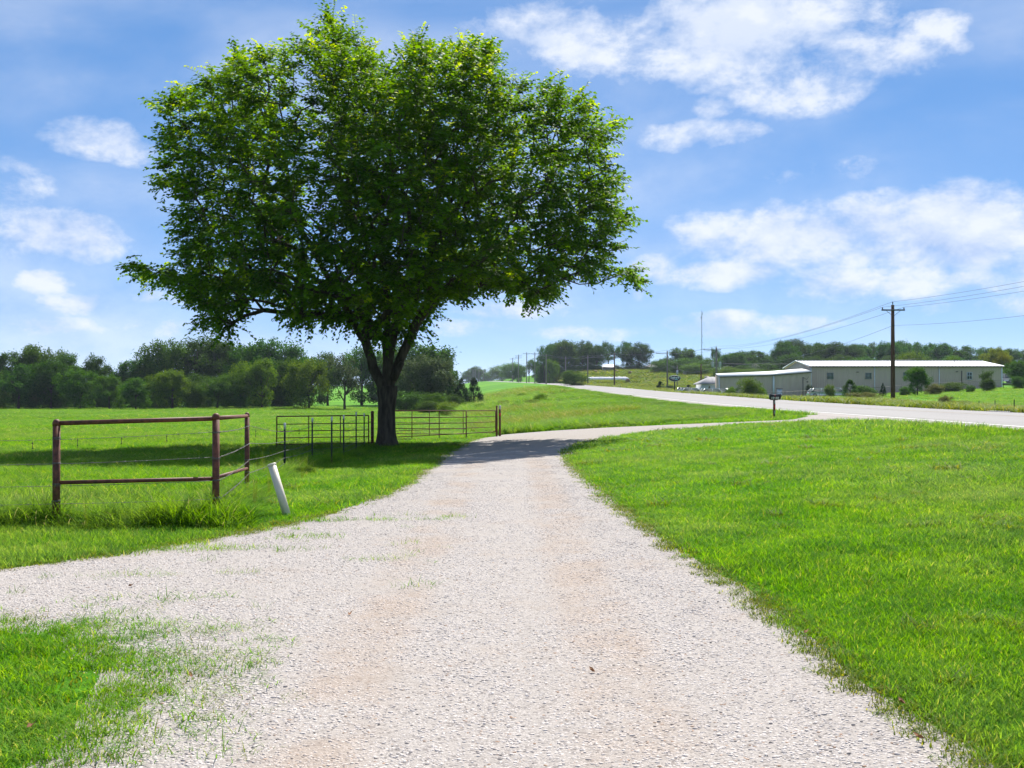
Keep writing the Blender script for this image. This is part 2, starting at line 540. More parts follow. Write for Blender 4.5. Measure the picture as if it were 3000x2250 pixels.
    leaf_mat('tree_yellow', (.060, .095, .005), (.190, .220, .012), (.34, .33, .02), .35, .7, .06, .1)
    leaf_mat('cedar', (.008, .028, .008), (.024, .060, .016), (.04, .08, .02), .2, .7, .06, .2)
    leaf_mat('bush_brown', (.06, .075, .015), (.15, .155, .04), (.24, .21, .06), .35, .7, .06, .2)


make_materials()

# ------------------------------------------------------------------ mesh helpers


def mesh_arrays(name, V, faces, mats=(), smooth=False, attrs=None):
    """V (n,3); faces: list of (m,k) integer arrays"""
    V = np.asarray(V, np.float32).reshape(-1, 3)
    me = bpy.data.meshes.new(name)
    me.vertices.add(len(V))
    me.vertices.foreach_set('co', V.ravel())
    loops, starts, tot = [], [], 0
    for F in faces:
        F = np.asarray(F, np.int32)
        if F.size == 0:
            continue
        k = F.shape[1]
        loops.append(F.ravel())
        starts.append(tot + np.arange(len(F), dtype=np.int32) * k)
        tot += F.size
    if tot:
        lp = np.concatenate(loops); st = np.concatenate(starts)
        me.loops.add(len(lp))
        me.loops.foreach_set('vertex_index', lp)
        me.polygons.add(len(st))
        me.polygons.foreach_set('loop_start', st)
        if smooth:
            me.polygons.foreach_set('use_smooth', np.ones(len(st), bool))
    for k, a in (attrs or {}).items():
        at_ = me.attributes.new(k, 'FLOAT', 'POINT')
        at_.data.foreach_set('value', np.asarray(a, np.float32))
    me.update(calc_edges=True)
    me.validate()
    for m in mats:
        me.materials.append(MATS[m])
    return me


class MB:
    """collects shapes, builds ONE mesh object"""
    def __init__(s):
        s.v, s.q, s.t, s.n = [], [], [], 0

    def add(s, V, quads=None, tris=None):
        V = np.asarray(V, float).reshape(-1, 3)
        if quads is not None and len(quads):
            s.q.append(np.asarray(quads) + s.n)
        if tris is not None and len(tris):
            s.t.append(np.asarray(tris) + s.n)
        s.v.append(V)
        s.n += len(V)
        return s

    def box(s, c, size, rz=0.0, bev=0.0):
        sx, sy, sz = (q / 2 for q in size)
        b = min(bev, sx * .9, sy * .9)
        if b > 0:
            pr = [(-sx + b, -sy), (sx - b, -sy), (sx, -sy + b), (sx, sy - b), (sx - b, sy), (-sx + b, sy), (-sx, sy - b), (-sx, -sy + b)]
        else:
            pr = [(-sx, -sy), (sx, -sy), (sx, sy), (-sx, sy)]
        k = len(pr)
        V = [(x, y, -sz) for x, y in pr] + [(x, y, sz) for x, y in pr]
        V = np.array(V)
        cr, sr = math.cos(rz), math.sin(rz)
        V = np.stack([V[:, 0] * cr - V[:, 1] * sr, V[:, 0] * sr + V[:, 1] * cr, V[:, 2]], 1) + np.array(c)
        q = [(i, (i + 1) % k, (i + 1) % k + k, i + k) for i in range(k)]
        if k == 4:
            q += [(3, 2, 1, 0), (4, 5, 6, 7)]
            return s.add(V, q)
        t = [(0, i + 1, i) for i in range(1, k - 1)] + [(k, k + i, k + i + 1) for i in range(1, k - 1)]
        return s.add(V, q, t)

    def tube(s, pts, rad, n=8, caps=True):
        pts = [Vector(p) for p in pts]
        if not hasattr(rad, '__len__'):
            rad = [rad] * len(pts)
        V, q, t = [], [], []
        up = None
        for i, p in enumerate(pts):
            d = (pts[min(i + 1, len(pts) - 1)] - pts[max(i - 1, 0)])
            d = d.normalized() if d.length > 1e-9 else Vector((0, 0, 1))
            if up is None:
                up = Vector((0, 0, 1)) if abs(d.z) < .9 else Vector((1, 0, 0))
            a = up - d * up.dot(d)
            if a.length < 1e-5:
                a = d.orthogonal()
            a.normalize()
            up = a
            b = d.cross(a)
            for k in range(n):
                an = 2 * math.pi * k / n
                V.append(p + (a * math.cos(an) + b * math.sin(an)) * rad[i])
        for i in range(len(pts) - 1):
            for k in range(n):
                q.append((i * n + k, i * n + (k + 1) % n, (i + 1) * n + (k + 1) % n, (i + 1) * n + k))
        if caps:
            for k in range(1, n - 1):
                t.append((0, k + 1, k))
                e = (len(pts) - 1) * n
                t.append((e, e + k, e + k + 1))
        return s.add([tuple(v) for v in V], q, t)

    def lathe(s, prof, n=12, c=(0, 0, 0), axis='z'):
        V, q = [], []
        for r, z in prof:
            for k in range(n):
                a = 2 * math.pi * k / n
                x, y = r * math.cos(a), r * math.sin(a)
                if axis == 'z':
                    p = (x, y, z)
                elif axis == 'x':
                    p = (z, x, y)
                else:
                    p = (x, z, y)
                V.append((p[0] + c[0], p[1] + c[1], p[2] + c[2]))
        for i in range(len(prof) - 1):
            for k in range(n):
                q.append((i * n + k, i * n + (k + 1) % n, (i + 1) * n + (k + 1) % n, (i + 1) * n + k))
        t = []
        e = (len(prof) - 1) * n
        for k in range(1, n - 1):
            t.append((0, k + 1, k)); t.append((e, e + k, e + k + 1))
        return s.add(V, q, t)

    def extrude(s, poly, y0, y1, axis='y'):
        """poly: (a, b) outline; extruded along y (a = x, b = z) or x (a = y, b = z) or z"""
        k = len(poly)
        mk = {'y': lambda a, b, h: (a, h, b), 'x': lambda a, b, h: (h, a, b), 'z': lambda a, b, h: (a, b, h)}[axis]
        V = [mk(a, b, y0) for a, b in poly] + [mk(a, b, y1) for a, b in poly]
        q = [(i, (i + 1) % k, (i + 1) % k + k, i + k) for i in range(k)]
        from mathutils.geometry import tessellate_polygon
        tr = tessellate_polygon([[Vector((a, b, 0)) for a, b in poly]])
        t = [tuple(x) for x in tr] + [tuple(i + k for i in reversed(x)) for x in tr]
        return s.add(V, q, t)

    def mesh(s, name, m, smooth=False, attrs=None):
        V = np.concatenate(s.v) if s.v else np.zeros((0, 3))
        fs = []
        if s.q:
            fs.append(np.concatenate(s.q))
        if s.t:
            fs.append(np.concatenate(s.t))
        return mesh_arrays(name, V, fs, [m], smooth, attrs)

    def build(s, name, m, parent=None, loc=None, smooth=False):
        return link(name, s.mesh(name, m, smooth), parent, loc)


def link(name, data, parent=None, loc=None, rz=0.0, scl=None):
    o = bpy.data.objects.new(name, data)
    COL.objects.link(o)
    if parent is not None:
        o.parent = parent
    if loc is not None:
        o.location = loc
    if rz:
        o.rotation_euler = (0, 0, rz)
    if scl is not None:
        o.scale = scl
    return o


def tag(o, label=None, cat=None, group=None, kind=None):
    for k, v in (('label', label), ('category', cat), ('group', group), ('kind', kind)):
        if v:
            o[k] = v
    return o


def thing(name, loc, label, cat, group=None, rz=0.0):
    return tag(link(name, None, None, loc, rz), label, cat, group)


# ------------------------------------------------------------------ scattering (real geometry, instanced)


def proto_collection(name, meshes):
    c = bpy.data.collections.new(name)
    for i, me in enumerate(meshes):
        o = bpy.data.objects.new('%s_%02d' % (name, i), me)
        c.objects.link(o)
    return c


def scatter(name, coll, nvar, P, rotz, scl, label, cat=None, tilt=None):
    n = len(P)
    me = bpy.data.meshes.new(name)
    me.vertices.add(n)
    me.vertices.foreach_set('co', np.asarray(P, np.float32).ravel())
    rot = np.zeros((n, 3), np.float32)
    rot[:, 2] = rotz
    if tilt is not None:
        rot[:, :2] = tilt
    a = me.attributes.new('rot', 'FLOAT_VECTOR', 'POINT'); a.data.foreach_set('vector', rot.ravel())
    s3 = np.asarray(scl, np.float32)
    if s3.ndim == 1:
        s3 = np.stack([s3] * 3, 1)
    a = me.attributes.new('scl', 'FLOAT_VECTOR', 'POINT'); a.data.foreach_set('vector', np.ascontiguousarray(s3).ravel())
    a = me.attributes.new('idx', 'INT', 'POINT'); a.data.foreach_set('value', rng.integers(0, nvar, n).astype(np.int32))
    me.update()
    o = link(name, me)
    g = bpy.data.node_groups.new(name + '_nodes', 'GeometryNodeTree')
    g.interface.new_socket('Geometry', in_out='INPUT', socket_type='NodeSocketGeometry')
    g.interface.new_socket('Geometry', in_out='OUTPUT', socket_type='NodeSocketGeometry')
    gi = g.nodes.new('NodeGroupInput'); go = g.nodes.new('NodeGroupOutput')
    ci = g.nodes.new('GeometryNodeCollectionInfo')
    ci.inputs['Collection'].default_value = coll
    ci.inputs['Separate Children'].default_value = True
    ci.inputs['Reset Children'].default_value = True
    ip = g.nodes.new('GeometryNodeInstanceOnPoints')
    ip.inputs['Pick Instance'].default_value = True

    def named(nm, typ):
        q = g.nodes.new('GeometryNodeInputNamedAttribute')
        q.data_type = typ
        q.inputs['Name'].default_value = nm
        return q.outputs['Attribute']
    g.links.new(gi.outputs[0], ip.inputs['Points'])
    g.links.new(ci.outputs[0], ip.inputs['Instance'])
    g.links.new(named('idx', 'INT'), ip.inputs['Instance Index'])
    e2r = g.nodes.new('FunctionNodeEulerToRotation')
    g.links.new(named('rot', 'FLOAT_VECTOR'), e2r.inputs[0])
    g.links.new(e2r.outputs[0], ip.inputs['Rotation'])
    g.links.new(named('scl', 'FLOAT_VECTOR'), ip.inputs['Scale'])
    g.links.new(ip.outputs[0], go.inputs[0])
    md = o.modifiers.new('scatter', 'NODES')
    md.node_group = g
    return tag(o, label, cat, kind='stuff')


def grass_mesh(name, nb, rad, h0, h1, wid, m, lean=.5, seg=3, dry=.04, seed=0):
    """a tuft of separate bent blades"""
    g = np.random.default_rng(seed)
    r = rad * np.sqrt(g.random(nb)); a = g.random(nb) * 2 * np.pi
    bx, by = r * np.cos(a), r * np.sin(a)
    h = h0 + (h1 - h0) * g.random(nb) ** 1.3
    ta = g.random(nb) * 2 * np.pi
    ln = h * lean * (.3 + g.random(nb))
    w = wid * (.6 + .8 * g.random(nb))
    wa = ta + np.pi / 2 + (g.random(nb) - .5) * 1.2
    V, tint = [], []
    tn = g.random(nb) * .85
    tn[g.random(nb) < dry] = 1.0
    for k in range(seg + 1):
        t = k / seg
        cx = bx + np.cos(ta) * ln * t ** 2
        cy = by + np.sin(ta) * ln * t ** 2
        cz = h * (t - .22 * t ** 2 * lean) - .015
        ww = w * (1 - t ** 1.6) if k < seg else w * .04
        V.append(np.stack([cx - np.cos(wa) * ww, cy - np.sin(wa) * ww, cz], 1))
        V.append(np.stack([cx + np.cos(wa) * ww, cy + np.sin(wa) * ww, cz], 1))
        tint += [tn, tn]
    V = np.stack(V, 1).reshape(-1, 3)
    tint = np.stack(tint, 1).ravel()
    base = (np.arange(nb) * 2 * (seg + 1))[:, None]
    F = np.concatenate([base + np.array([[2 * k, 2 * k + 1, 2 * k + 3, 2 * k + 2]]) for k in range(seg)])
    return mesh_arrays(name, V, [F], [m], False, {'tint': tint})


def jitter_grid(x0, x1, y0, y1, sp):
    nx, ny = max(1, int((x1 - x0) / sp)), max(1, int((y1 - y0) / sp))
    X, Y = np.meshgrid(np.arange(nx), np.arange(ny))
    X = x0 + (X + rng.random(X.shape)) * sp
    Y = y0 + (Y + rng.random(Y.shape)) * sp
    return X.ravel(), Y.ravel()


def view_keep(x, y, m=.62, pad=2.0):
    return np.abs(x) < m * y + pad


# ------------------------------------------------------------------ drive outline (photo pixels -> ground)
DR_RIGHT = [(2850, 2250), (2500, 2010), (2200, 1760), (1950, 1600), (1800, 1480), (1690, 1380), (1660, 1340), (1680, 1310),
            (1755, 1286), (1900, 1265), (2060, 1252), (2200, 1241), (2330, 1237)]
DR_LEFT = [(2320, 1230), (2200, 1235), (2000, 1243), (1700, 1257), (1460, 1275), (1370, 1297), (1310, 1330), (1260, 1370), (1200, 1420),
           (1060, 1480), (820, 1545), (400, 1620), (0, 1672)]
dr_r = [U(*p) for p in DR_RIGHT]
dr_l = [U(*p) for p in DR_LEFT]
POLY = [(2.3, -3.0)] + [(p.x, p.y) for p in dr_r]
POLY += [(12.0, dr_r[-1].y - 2.0), (13.05, dr_r[-1].y - 6.5), (13.05, dr_l[0].y + 4.5), (12.0, dr_l[0].y + 1.2)]
POLY += [(p.x, p.y) for p in dr_l]
POLY_CLEAN = POLY + [(-12, 9.6), (-12, 7.6), (-3.9, 8.37), (-2.66, 8.5), (-1.95, 7.25), (-1.68, 6.04), (-1.73, 5.44), (-1.67, 4.95), (-2.0, 2), (-2.0, -3)]
POLY_GRAVEL = POLY + [(-12, 9.6), (-12, 7.4), (-4.3, 7.95), (-3.2, 7.75), (-2.45, 6.75), (-2.15, 5.7), (-2.1, 4.6), (-2.3, 2), (-2.3, -3)]


def sdist(poly, x, y):
    """signed distance, positive inside"""
    x = np.asarray(x, float).ravel(); y = np.asarray(y, float).ravel()
    P = np.array(poly); Q = np.roll(P, -1, 0)
    best = np.full(x.shape, 1e9); ins = np.zeros(x.shape, bool)
    for (ax, ay), (bx, by) in zip(P, Q):
        dx, dy = bx - ax, by - ay
        t = np.clip(((x - ax) * dx + (y - ay) * dy) / (dx * dx + dy * dy + 1e-12), 0, 1)
        best = np.minimum(best, (x - ax - t * dx) ** 2 + (y - ay - t * dy) ** 2)
        cond = (ay > y) != (by > y)
        xi = ax + (y - ay) * dx / (dy if dy != 0 else 1e-12)
        ins ^= cond & (x < xi)
    return np.where(ins, 1, -1) * np.sqrt(best)


# ------------------------------------------------------------------ structure: ground, drive, highway
def grid_obj(name, xs, ys, zf, m, keep=None):
    X, Y = np.meshgrid(xs, ys)
    Z = zf(X, Y)
    V = np.stack([X, Y, Z], -1).reshape(-1, 3)
    nx, ny = len(xs), len(ys)
    I = np.arange(nx * ny).reshape(ny, nx)
    F = np.stack([I[:-1, :-1], I[:-1, 1:], I[1:, 1:], I[1:, :-1]], -1).reshape(-1, 4)
    if keep is not None:
        F = F[keep.ravel()]
    return link(name, mesh_arrays(name, V, [F], [m], True))


xs = np.concatenate([-np.geomspace(4500, 120, 26), np.arange(-110, -22, 4), np.arange(-20, 32, .4), np.arange(32, 110, 2.5), np.geomspace(115, 4500, 28)])
ys = np.concatenate([np.array([-300, -100, -40, -20]), np.arange(-10, 62, .4), np.arange(62, 300, 2.0), np.arange(300, 1000, 8), np.geomspace(1010, 4800, 26)])
tag(grid_obj('ground', xs, ys, lambda X, Y: ground(X, Y), 'turf'), kind='structure')

gx = np.arange(-12, 13.2, .2); gy = np.arange(-3, 56, .2)
GX, GY = np.meshgrid(gx, gy)
GS = sdist(POLY_GRAVEL, GX, GY).reshape(GX.shape)
edge = (fbm(GX * 1.3, GY * 1.3, 3) - .5) * .5


def drive_lift(x, y, sd):
    """height of the stone bed above the turf level"""
    e_ = (fbm(x * 1.0, y * 1.0, 2) - .5) * .5
    q_ = sd + e_ * .3
    return np.where(q_ > 0, .026 * (1 - np.exp(-np.clip(q_, 0, 50) / .6)), np.maximum(q_ * .043, -.03)) + .004


ofs = drive_lift(GX, GY, GS)
kp = (GS > -.6)
keep = kp[:-1, :-1] & kp[:-1, 1:] & kp[1:, 1:] & kp[1:, :-1]
tag(grid_obj('driveway', gx, gy, lambda X, Y: ground(X, Y) + ofs, 'gravel', keep), kind='structure')


def strip(name, y, xa, xb, dz, m, parent=None, skirt=.0):
    """a sheet along the highway, from offset xa to xb of the unbent alignment"""
    c = road_c(y)
    n = 6
    T = np.linspace(0, 1, n)
    X = (xa + (xb - xa) * T)[None, :] - c[:, None]
    # a real camber: the crown stands a little above the edges
    mid = (ROAD_N + ROAD_F) / 2
    Z = road_z(y)[:, None] + dz + .10 * (1 - ((X + c[:, None] - mid) / 5.5) ** 2)
    Y = np.repeat(y[:, None], n, 1)
    if skirt:
        X = np.concatenate([X[:, :1] - .02, X, X[:, -1:] + .02], 1)
        Y = np.concatenate([Y[:, :1], Y, Y[:, -1:]], 1)
        Z = np.concatenate([Z[:, :1] - skirt, Z, Z[:, -1:] - skirt], 1)
    V = np.stack([X, Y, Z], -1).reshape(-1, 3)
    k = X.shape[1]
    I = np.arange(len(V)).reshape(len(y), k)
    F = np.stack([I[:-1, :-1], I[:-1, 1:], I[1:, 1:], I[1:, :-1]], -1).reshape(-1, 4)
    return link(name, mesh_arrays(name, V, [F], [m], True), parent)


ry = np.concatenate([np.arange(-30, 120, 3.0), np.arange(120, 1000, 8.0)])
road = tag(strip('road', ry, ROAD_N, ROAD_F, 0.0, 'pavement', skirt=.15), kind='structure')
strip('edge_line', ry, ROAD_N + 1.15, ROAD_N + 1.32, .004, 'line_paint', road)
strip('shoulder', ry, ROAD_N + .05, ROAD_N + 1.0, .004, 'shoulder', road)
strip('centre_seam', ry, 18.72, 18.86, .004, 'seam', road)
strip('edge_line', ry, ROAD_F - 1.0, ROAD_F - .83, .004, 'line_paint', road)

# ------------------------------------------------------------------ loose stone on the drive
def stone_patch(name, n, half, seed):
    g = np.random.default_rng(seed)
    import bmesh
    bm = bmesh.new()
    bmesh.ops.create_icosphere(bm, subdivisions=1, radius=1.0)
    B = np.array([v.co[:] for v in bm.verts]); F = np.array([[v.index for v in f.verts] for f in bm.faces])
    bm.free()
    nv = len(B)
    V = B[None] * (1 + (g.random((n, nv, 1)) - .5) * .5)
    s = .0035 + .0062 * g.random((n, 1, 1)) ** 2
    V = V * s * np.stack([.8 + .8 * g.random(n), .8 + .5 * g.random(n), .40 + .3 * g.random(n)], 1)[:, None, :]
    a = g.random(n) * 6.28
    ca, sa = np.cos(a)[:, None], np.sin(a)[:, None]
    V = np.stack([V[..., 0] * ca - V[..., 1] * sa, V[..., 0] * sa + V[..., 1] * ca, V[..., 2]], -1)
    pos = np.stack([(g.random(n) * 2 - 1) * half, (g.random(n) * 2 - 1) * half, s[:, 0, 0] * (-.15 + .4 * g.random(n))], 1)
    V = V + pos[:, None, :]
    FF = (F[None] + (np.arange(n) * nv)[:, None, None]).reshape(-1, 3)
    return mesh_arrays(name, V.reshape(-1, 3), [FF], ['stone'], False, {'tint': np.repeat(g.random(n), nv)})


stones = proto_collection('stone_patch', [stone_patch('stone_patch', 620, .25, 50 + i) for i in range(6)])
x, y = jitter_grid(-9, 6, 3.6, 36, .27)
k = (sdist(POLY_GRAVEL, x, y) > .12) & (rng.random(len(x)) > .97 * sstep(12, 36, y)) & view_keep(x, y, .6, 1.0)
x, y = x[k], y[k]
e = drive_lift(x, y, sdist(POLY_GRAVEL, x, y))
zf = lambda x_, y_: ground(x_, y_) + drive_lift(x_, y_, sdist(POLY_GRAVEL, x_, y_))
zx = (zf(x + .15, y) - zf(x - .15, y)) / .3
zy = (zf(x, y + .15) - zf(x, y - .15)) / .3
th = rng.random(len(x)) * 6.28
tilt = np.stack([np.arctan(-zx * np.sin(th) + zy * np.cos(th)), -np.arctan(zx * np.cos(th) + zy * np.sin(th))], 1)
scatter('gravel_stones', stones, 6, np.stack([x, y, ground(x, y) + e - .003], 1), th, .8 + .5 * rng.random(len(x)),
        'loose pale crushed stones lying on the gravel drive', 'gravel', tilt)

# ------------------------------------------------------------------ grass
FENCE_Y = [14.1, 19, 26, 37, 43, 49, 53]
FENCE_X = [-3.95, -4.65, -5.35, -5.3, -5.2, -2.0, -.8]


def is_pasture(x, y):
    return (y > 14.15) & (x < np.interp(y, FENCE_Y, FENCE_X)) & (y < 53) | ((y >= 53) & (x + road_c(y) < np.interp(y, [53, 60, 150, 250], [-1, -2, -8.5, -10.5])))


lawn_p = proto_collection('lawn_tuft', [grass_mesh('lawn_tuft', 95, .15, .035, .095, .0032, 'grass_lawn', .9, 3, .07, 100 + i) for i in range(7)])
past_p = proto_collection('pasture_tuft', [grass_mesh('pasture_tuft', 85, .17, .06, .20, .0036, 'grass_pasture', .8, 3, .05, 120 + i) for i in range(7)])
tall_p = proto_collection('tall_tuft', [grass_mesh('tall_tuft', 60, .13, .18, .55, .0055, 'grass_tall', .9, 4, .04, 140 + i) for i in range(6)])
dry_p = proto_collection('dry_tuft', [grass_mesh('dry_tuft', 60, .2, .25, .75, .005, 'grass_dry', .7, 3, .2, 160 + i) for i in range(5)])
olive_p = proto_collection('olive_tuft', [grass_mesh('olive_tuft', 55, .2, .15, .5, .008, 'weed_olive', .8, 3, .12, 180 + i) for i in range(5)])
thin_p = proto_collection('thin_tuft', [grass_mesh('thin_tuft', 22, .10, .03, .13, .0028, 'grass_lawn', 1.0, 3, .1, 200 + i) for i in range(6)])
edge_p = proto_collection('edge_tuft', [grass_mesh('edge_tuft', 50, .11, .02, .08, .003, 'weed_olive', 1.0, 3, .15, 220 + i) for i in range(5)])

BANDS = [(2.0, 9, .105, 1.0, 1.0), (9, 16, .145, 1.3, 1.1), (16, 30, .23, 2.0, 1.2), (30, 62, .42, 3.4, 1.4)]


def band_points(sel, x0f=-.62, x1f=.62, bands=BANDS, pad=1.5):
    out = []
    for y0, y1, sp, s, hs in bands:
        x, y = jitter_grid(x0f * y1 - pad, x1f * y1 + pad, y0, y1, sp)
        k = view_keep(x, y, max(abs(x0f), abs(x1f)), pad)
        x, y = x[k], y[k]
        k = sel(x, y)
        x, y = x[k], y[k]
        v = .75 + .5 * rng.random(len(x))
        out.append(np.stack([x, y, np.full(len(x), s) * v, np.full(len(x), hs) * v], 1))
    return np.concatenate(out)


def spread_grass(name, coll, nv, A, label, hmul=1.0, lift=0.0, cat='grass'):
    x, y, s, h = A.T
    z = ground(x, y) + lift
    return scatter(name, coll, nv, np.stack([x, y, z], 1), rng.random(len(x)) * 6.28, np.stack([s, s, h * hmul], 1), label, cat)


def sel_lawn(x, y):
    sd = sdist(POLY_CLEAN, x, y)
    k = (sd < -.06 - .22 * vnoise(x * 3, y * 3)) & (x + road_c(y) < 12.75) & ~is_pasture(x, y)
    k &= ~((x < -1.5) & (y < 9))
    return k & ((y < 50) | (x > np.interp(y, [50, 62], [1, 6])))


A = band_points(sel_lawn)
hvar = .7 + .9 * fbm(A[:, 0] * .5, A[:, 1] * .5, 3)
hvar *= 1 + .9 * sstep(9.5, 12.5, A[:, 0]) * sstep(20, 30, A[:, 1])        # rank growth along the highway
hvar *= np.where((A[:, 0] < 0) & (A[:, 1] < 45), 1.15, 1.0)
A[:, 3] *= hvar
spread_grass('lawn_grass', lawn_p, 7, A, 'bright green mown grass on both sides of the gravel drive')

A = band_points(lambda x, y: sel_lawn(x, y) & (rng.random(len(x)) < (.05 * sstep(.5, .62, fbm(x * .7, y * .7, 3)) + .003)))
A[:, 3] *= .28; A[:, 2] *= .55
spread_grass('lawn_weeds', olive_p, 5, A, 'coarser weed tufts scattered through the mown lawn')

A = band_points(lambda x, y: is_pasture(x, y) & (y < 62))
A[:, 3] *= .5 + 1.1 * fbm(A[:, 0] * .3 + 5, A[:, 1] * .3, 4)
spread_grass('pasture_grass', past_p, 7, A, 'green pasture grass behind the barbed wire fence')

FAR = [(62, 110, 1.0, 7.0, 1.5), (110, 215, 2.0, 14.0, 1.9)]
A = band_points(lambda x, y: is_pasture(x, y), -.56, .02, FAR)
A[:, 3] *= .3 + 1.3 * fbm(A[:, 0] * .08, A[:, 1] * .05, 4)
spread_grass('far_pasture_grass', past_p, 7, A, 'smooth far pasture running up to the tree line')


def fence_dist(x, y):
    pts = [(-14, 14.3), (-5.8, 14.1), (-3.9, 14.2), (-4.6, 19.1), (-5.3, 26), (-5.3, 31), (-5.2, 38)]
    b = np.full(x.shape, 1e9)
    for (ax, ay), (bx, by) in zip(pts[:-1], pts[1:]):
        dx, dy = bx - ax, by - ay
        t = np.clip(((x - ax) * dx + (y - ay) * dy) / (dx * dx + dy * dy), 0, 1)
        b = np.minimum(b, np.hypot(x - ax - t * dx, y - ay - t * dy))
    return b


x, y = jitter_grid(-14, -2.2, 13, 40, .115)
fd = fence_dist(x, y)
near_brace = (y < 17) & (x < -3)
k = (fd < np.where(near_brace, .62, .40) * (.25 + 1.1 * fbm(x * 1.1, y * 1.1, 3))) & view_keep(x, y) & (rng.random(len(x)) < np.where(y > 24, .35, .75))
k &= ~((x > -4.6) & (x < -2) & (y < 13.7))
x, y, fd = x[k], y[k], fd[k]
h = (1.15 - 1.25 * fd) * (.25 + 1.15 * fbm(x * 1.6, y * 1.6, 3)) * (.7 + .6 * rng.random(len(x))) * np.where(y > 24, .8, np.where(y > 14.9, .6, 1.12))
spread_grass('fence_row_grass', tall_p, 6, np.stack([x, y, np.full(len(x), 1.1), h], 1), 'long uncut grass along the foot of the pipe fence')
x, y = jitter_grid(-13, -3.2, 13.4, 30, .5)
k = (fence_dist(x, y) < .9) & (rng.random(len(x)) < .22)
x, y = x[k], y[k]
spread_grass('seeding_grass', dry_p, 5, np.stack([x, y, np.full(len(x), .16), .75 + .5 * rng.random(len(x))], 1), 'thin dry seeding stems among the fence row grass')


def emb(x, y):
    xs_ = x + road_c(y)
    foot = np.interp(y, [50, 60, 150, 250], [-.4, -1.6, -8, -10])
    return (y > 49.5) & (xs_ > foot) & (xs_ < 12.8) & (sdist(POLY_CLEAN, x, y) < -.3)


EB = [(49, 75, .42, 2.6, 1.2), (75, 120, .75, 4.0, 1.5), (120, 200, 1.2, 6.0, 2.0), (200, 330, 2.2, 10.0, 2.4)]
A = band_points(emb, -.12, .32, EB)
f = fbm(A[:, 0] * .14, A[:, 1] * .07, 4) + .22 * (1 - np.clip((A[:, 0] + 2) / 12, 0, 1)) - .12 * sstep(8, 12, A[:, 0])
dry = f > .73
B = A[~dry].copy(); B[:, 3] *= np.interp(B[:, 0] + road_c(B[:, 1]), [-6, 2, 7, 12], [1.1, .85, .5, .16]) * (.5 + .8 * rng.random(len(B)))
spread_grass('embankment_grass', tall_p, 6, B, 'lush green grass covering the highway embankment')
B = A[dry].copy(); B[:, 3] *= .7
spread_grass('embankment_dry_grass', dry_p, 5, B, 'tan and olive weeds on the lower embankment')


def verge_r(x, y):
    xs_ = x + road_c(y)
    return (xs_ > 24.05) & (xs_ < 33 + 4 * vnoise(x * .1, y * .1))


VB = [(38, 75, .55, 2.6, 1.0), (75, 130, .85, 3.6, 1.15), (130, 230, 1.3, 5.0, 1.35), (230, 400, 2.6, 9.0, 1.7)]
A = band_points(verge_r, .0, .62, VB)
A[:, 3] *= .5 + .9 * fbm(A[:, 0] * .2, A[:, 1] * .2, 3)
spread_grass('roadside_weeds', olive_p, 5, A, 'olive weeds on the far verge of the highway')
RB = [(50, 110, .9, 5.0, .7), (110, 200, 1.7, 9.0, .9)]
A = band_points(lambda x, y: (x > 33) & (y < 186), .25, .62, RB)
A[:, 3] *= .5 + .9 * fbm(A[:, 0] * .1, A[:, 1] * .1, 3)
spread_grass('field_grass', past_p, 7, A, 'green field grass in front of the metal building')
HB = [(215, 330, 3.2, 16.0, 1.6), (330, 480, 5.0, 24.0, 2.4)]
A = band_points(lambda x, y: (x + road_c(y) > 25) & ~((x > 30) & (x < 100) & (y < 232)), -.02, .34, HB)
A[:, 3] *= .3 + 1.2 * fbm(A[:, 0] * .05, A[:, 1] * .05, 3)
spread_grass('hillside_grass', olive_p, 5, A, 'light green hay meadow on the rising hillside')

# grass creeping over the stone: the patch at the turn, the near spur and both edges
x, y = jitter_grid(-6.5, .2, 3.8, 10, .075)
sd = sdist(POLY_CLEAN, x, y)
nz = fbm(x * 1.1 + 3, y * 1.1, 4)
lim = np.where(y < 8.8, 1.0, 0.0)
p = lim * sstep(.25, -.75, sd + (nz - .5) * 2.6) * ((x < -.2))
k = (rng.random(len(x)) < p * .52) & view_keep(x, y, .6, .6)
x, y = x[k], y[k]; dd = sd[k]
big = (dd < -.25) & (rng.random(len(dd)) < .6)
B = np.stack([x, y, .8 + .5 * rng.random(len(x)), .55 + .55 * rng.random(len(x)) + .5 * sstep(-.5, -1.8, dd)], 1)
spread_grass('patch_grass', lawn_p, 7, B[big], 'thick grass patch in the fork of the gravel drive', .85, .01)
half = ~big & (rng.random(len(dd)) < .35)
spread_grass('patch_creepers', edge_p, 5, B[half], 'low yellow green creeping growth in the grass patch', .8, .012)
spread_grass('patch_weeds', thin_p, 6, B[~big & ~half], 'sparse weeds growing through the gravel', .95, .015)
x, y = jitter_grid(-7, -.6, 8.5, 15.5, .10)
sd = sdist(POLY_CLEAN, x, y)
nz = fbm(x * .8, y * 1.8, 4)
k = (sd > -.05) & (rng.random(len(x)) < sstep(.58, .72, nz) * .55 + .012) & view_keep(x, y, .6, .6) & (x < .2 - (15 - y) * .1)
spread_grass('spur_weeds', thin_p, 6, np.stack([x[k], y[k], .8 + .6 * rng.random(k.sum()), .6 + .6 * rng.random(k.sum())], 1),
             'scattered thin weeds on the left spur of the drive', 1.0, .015)
ex, ey = [], []
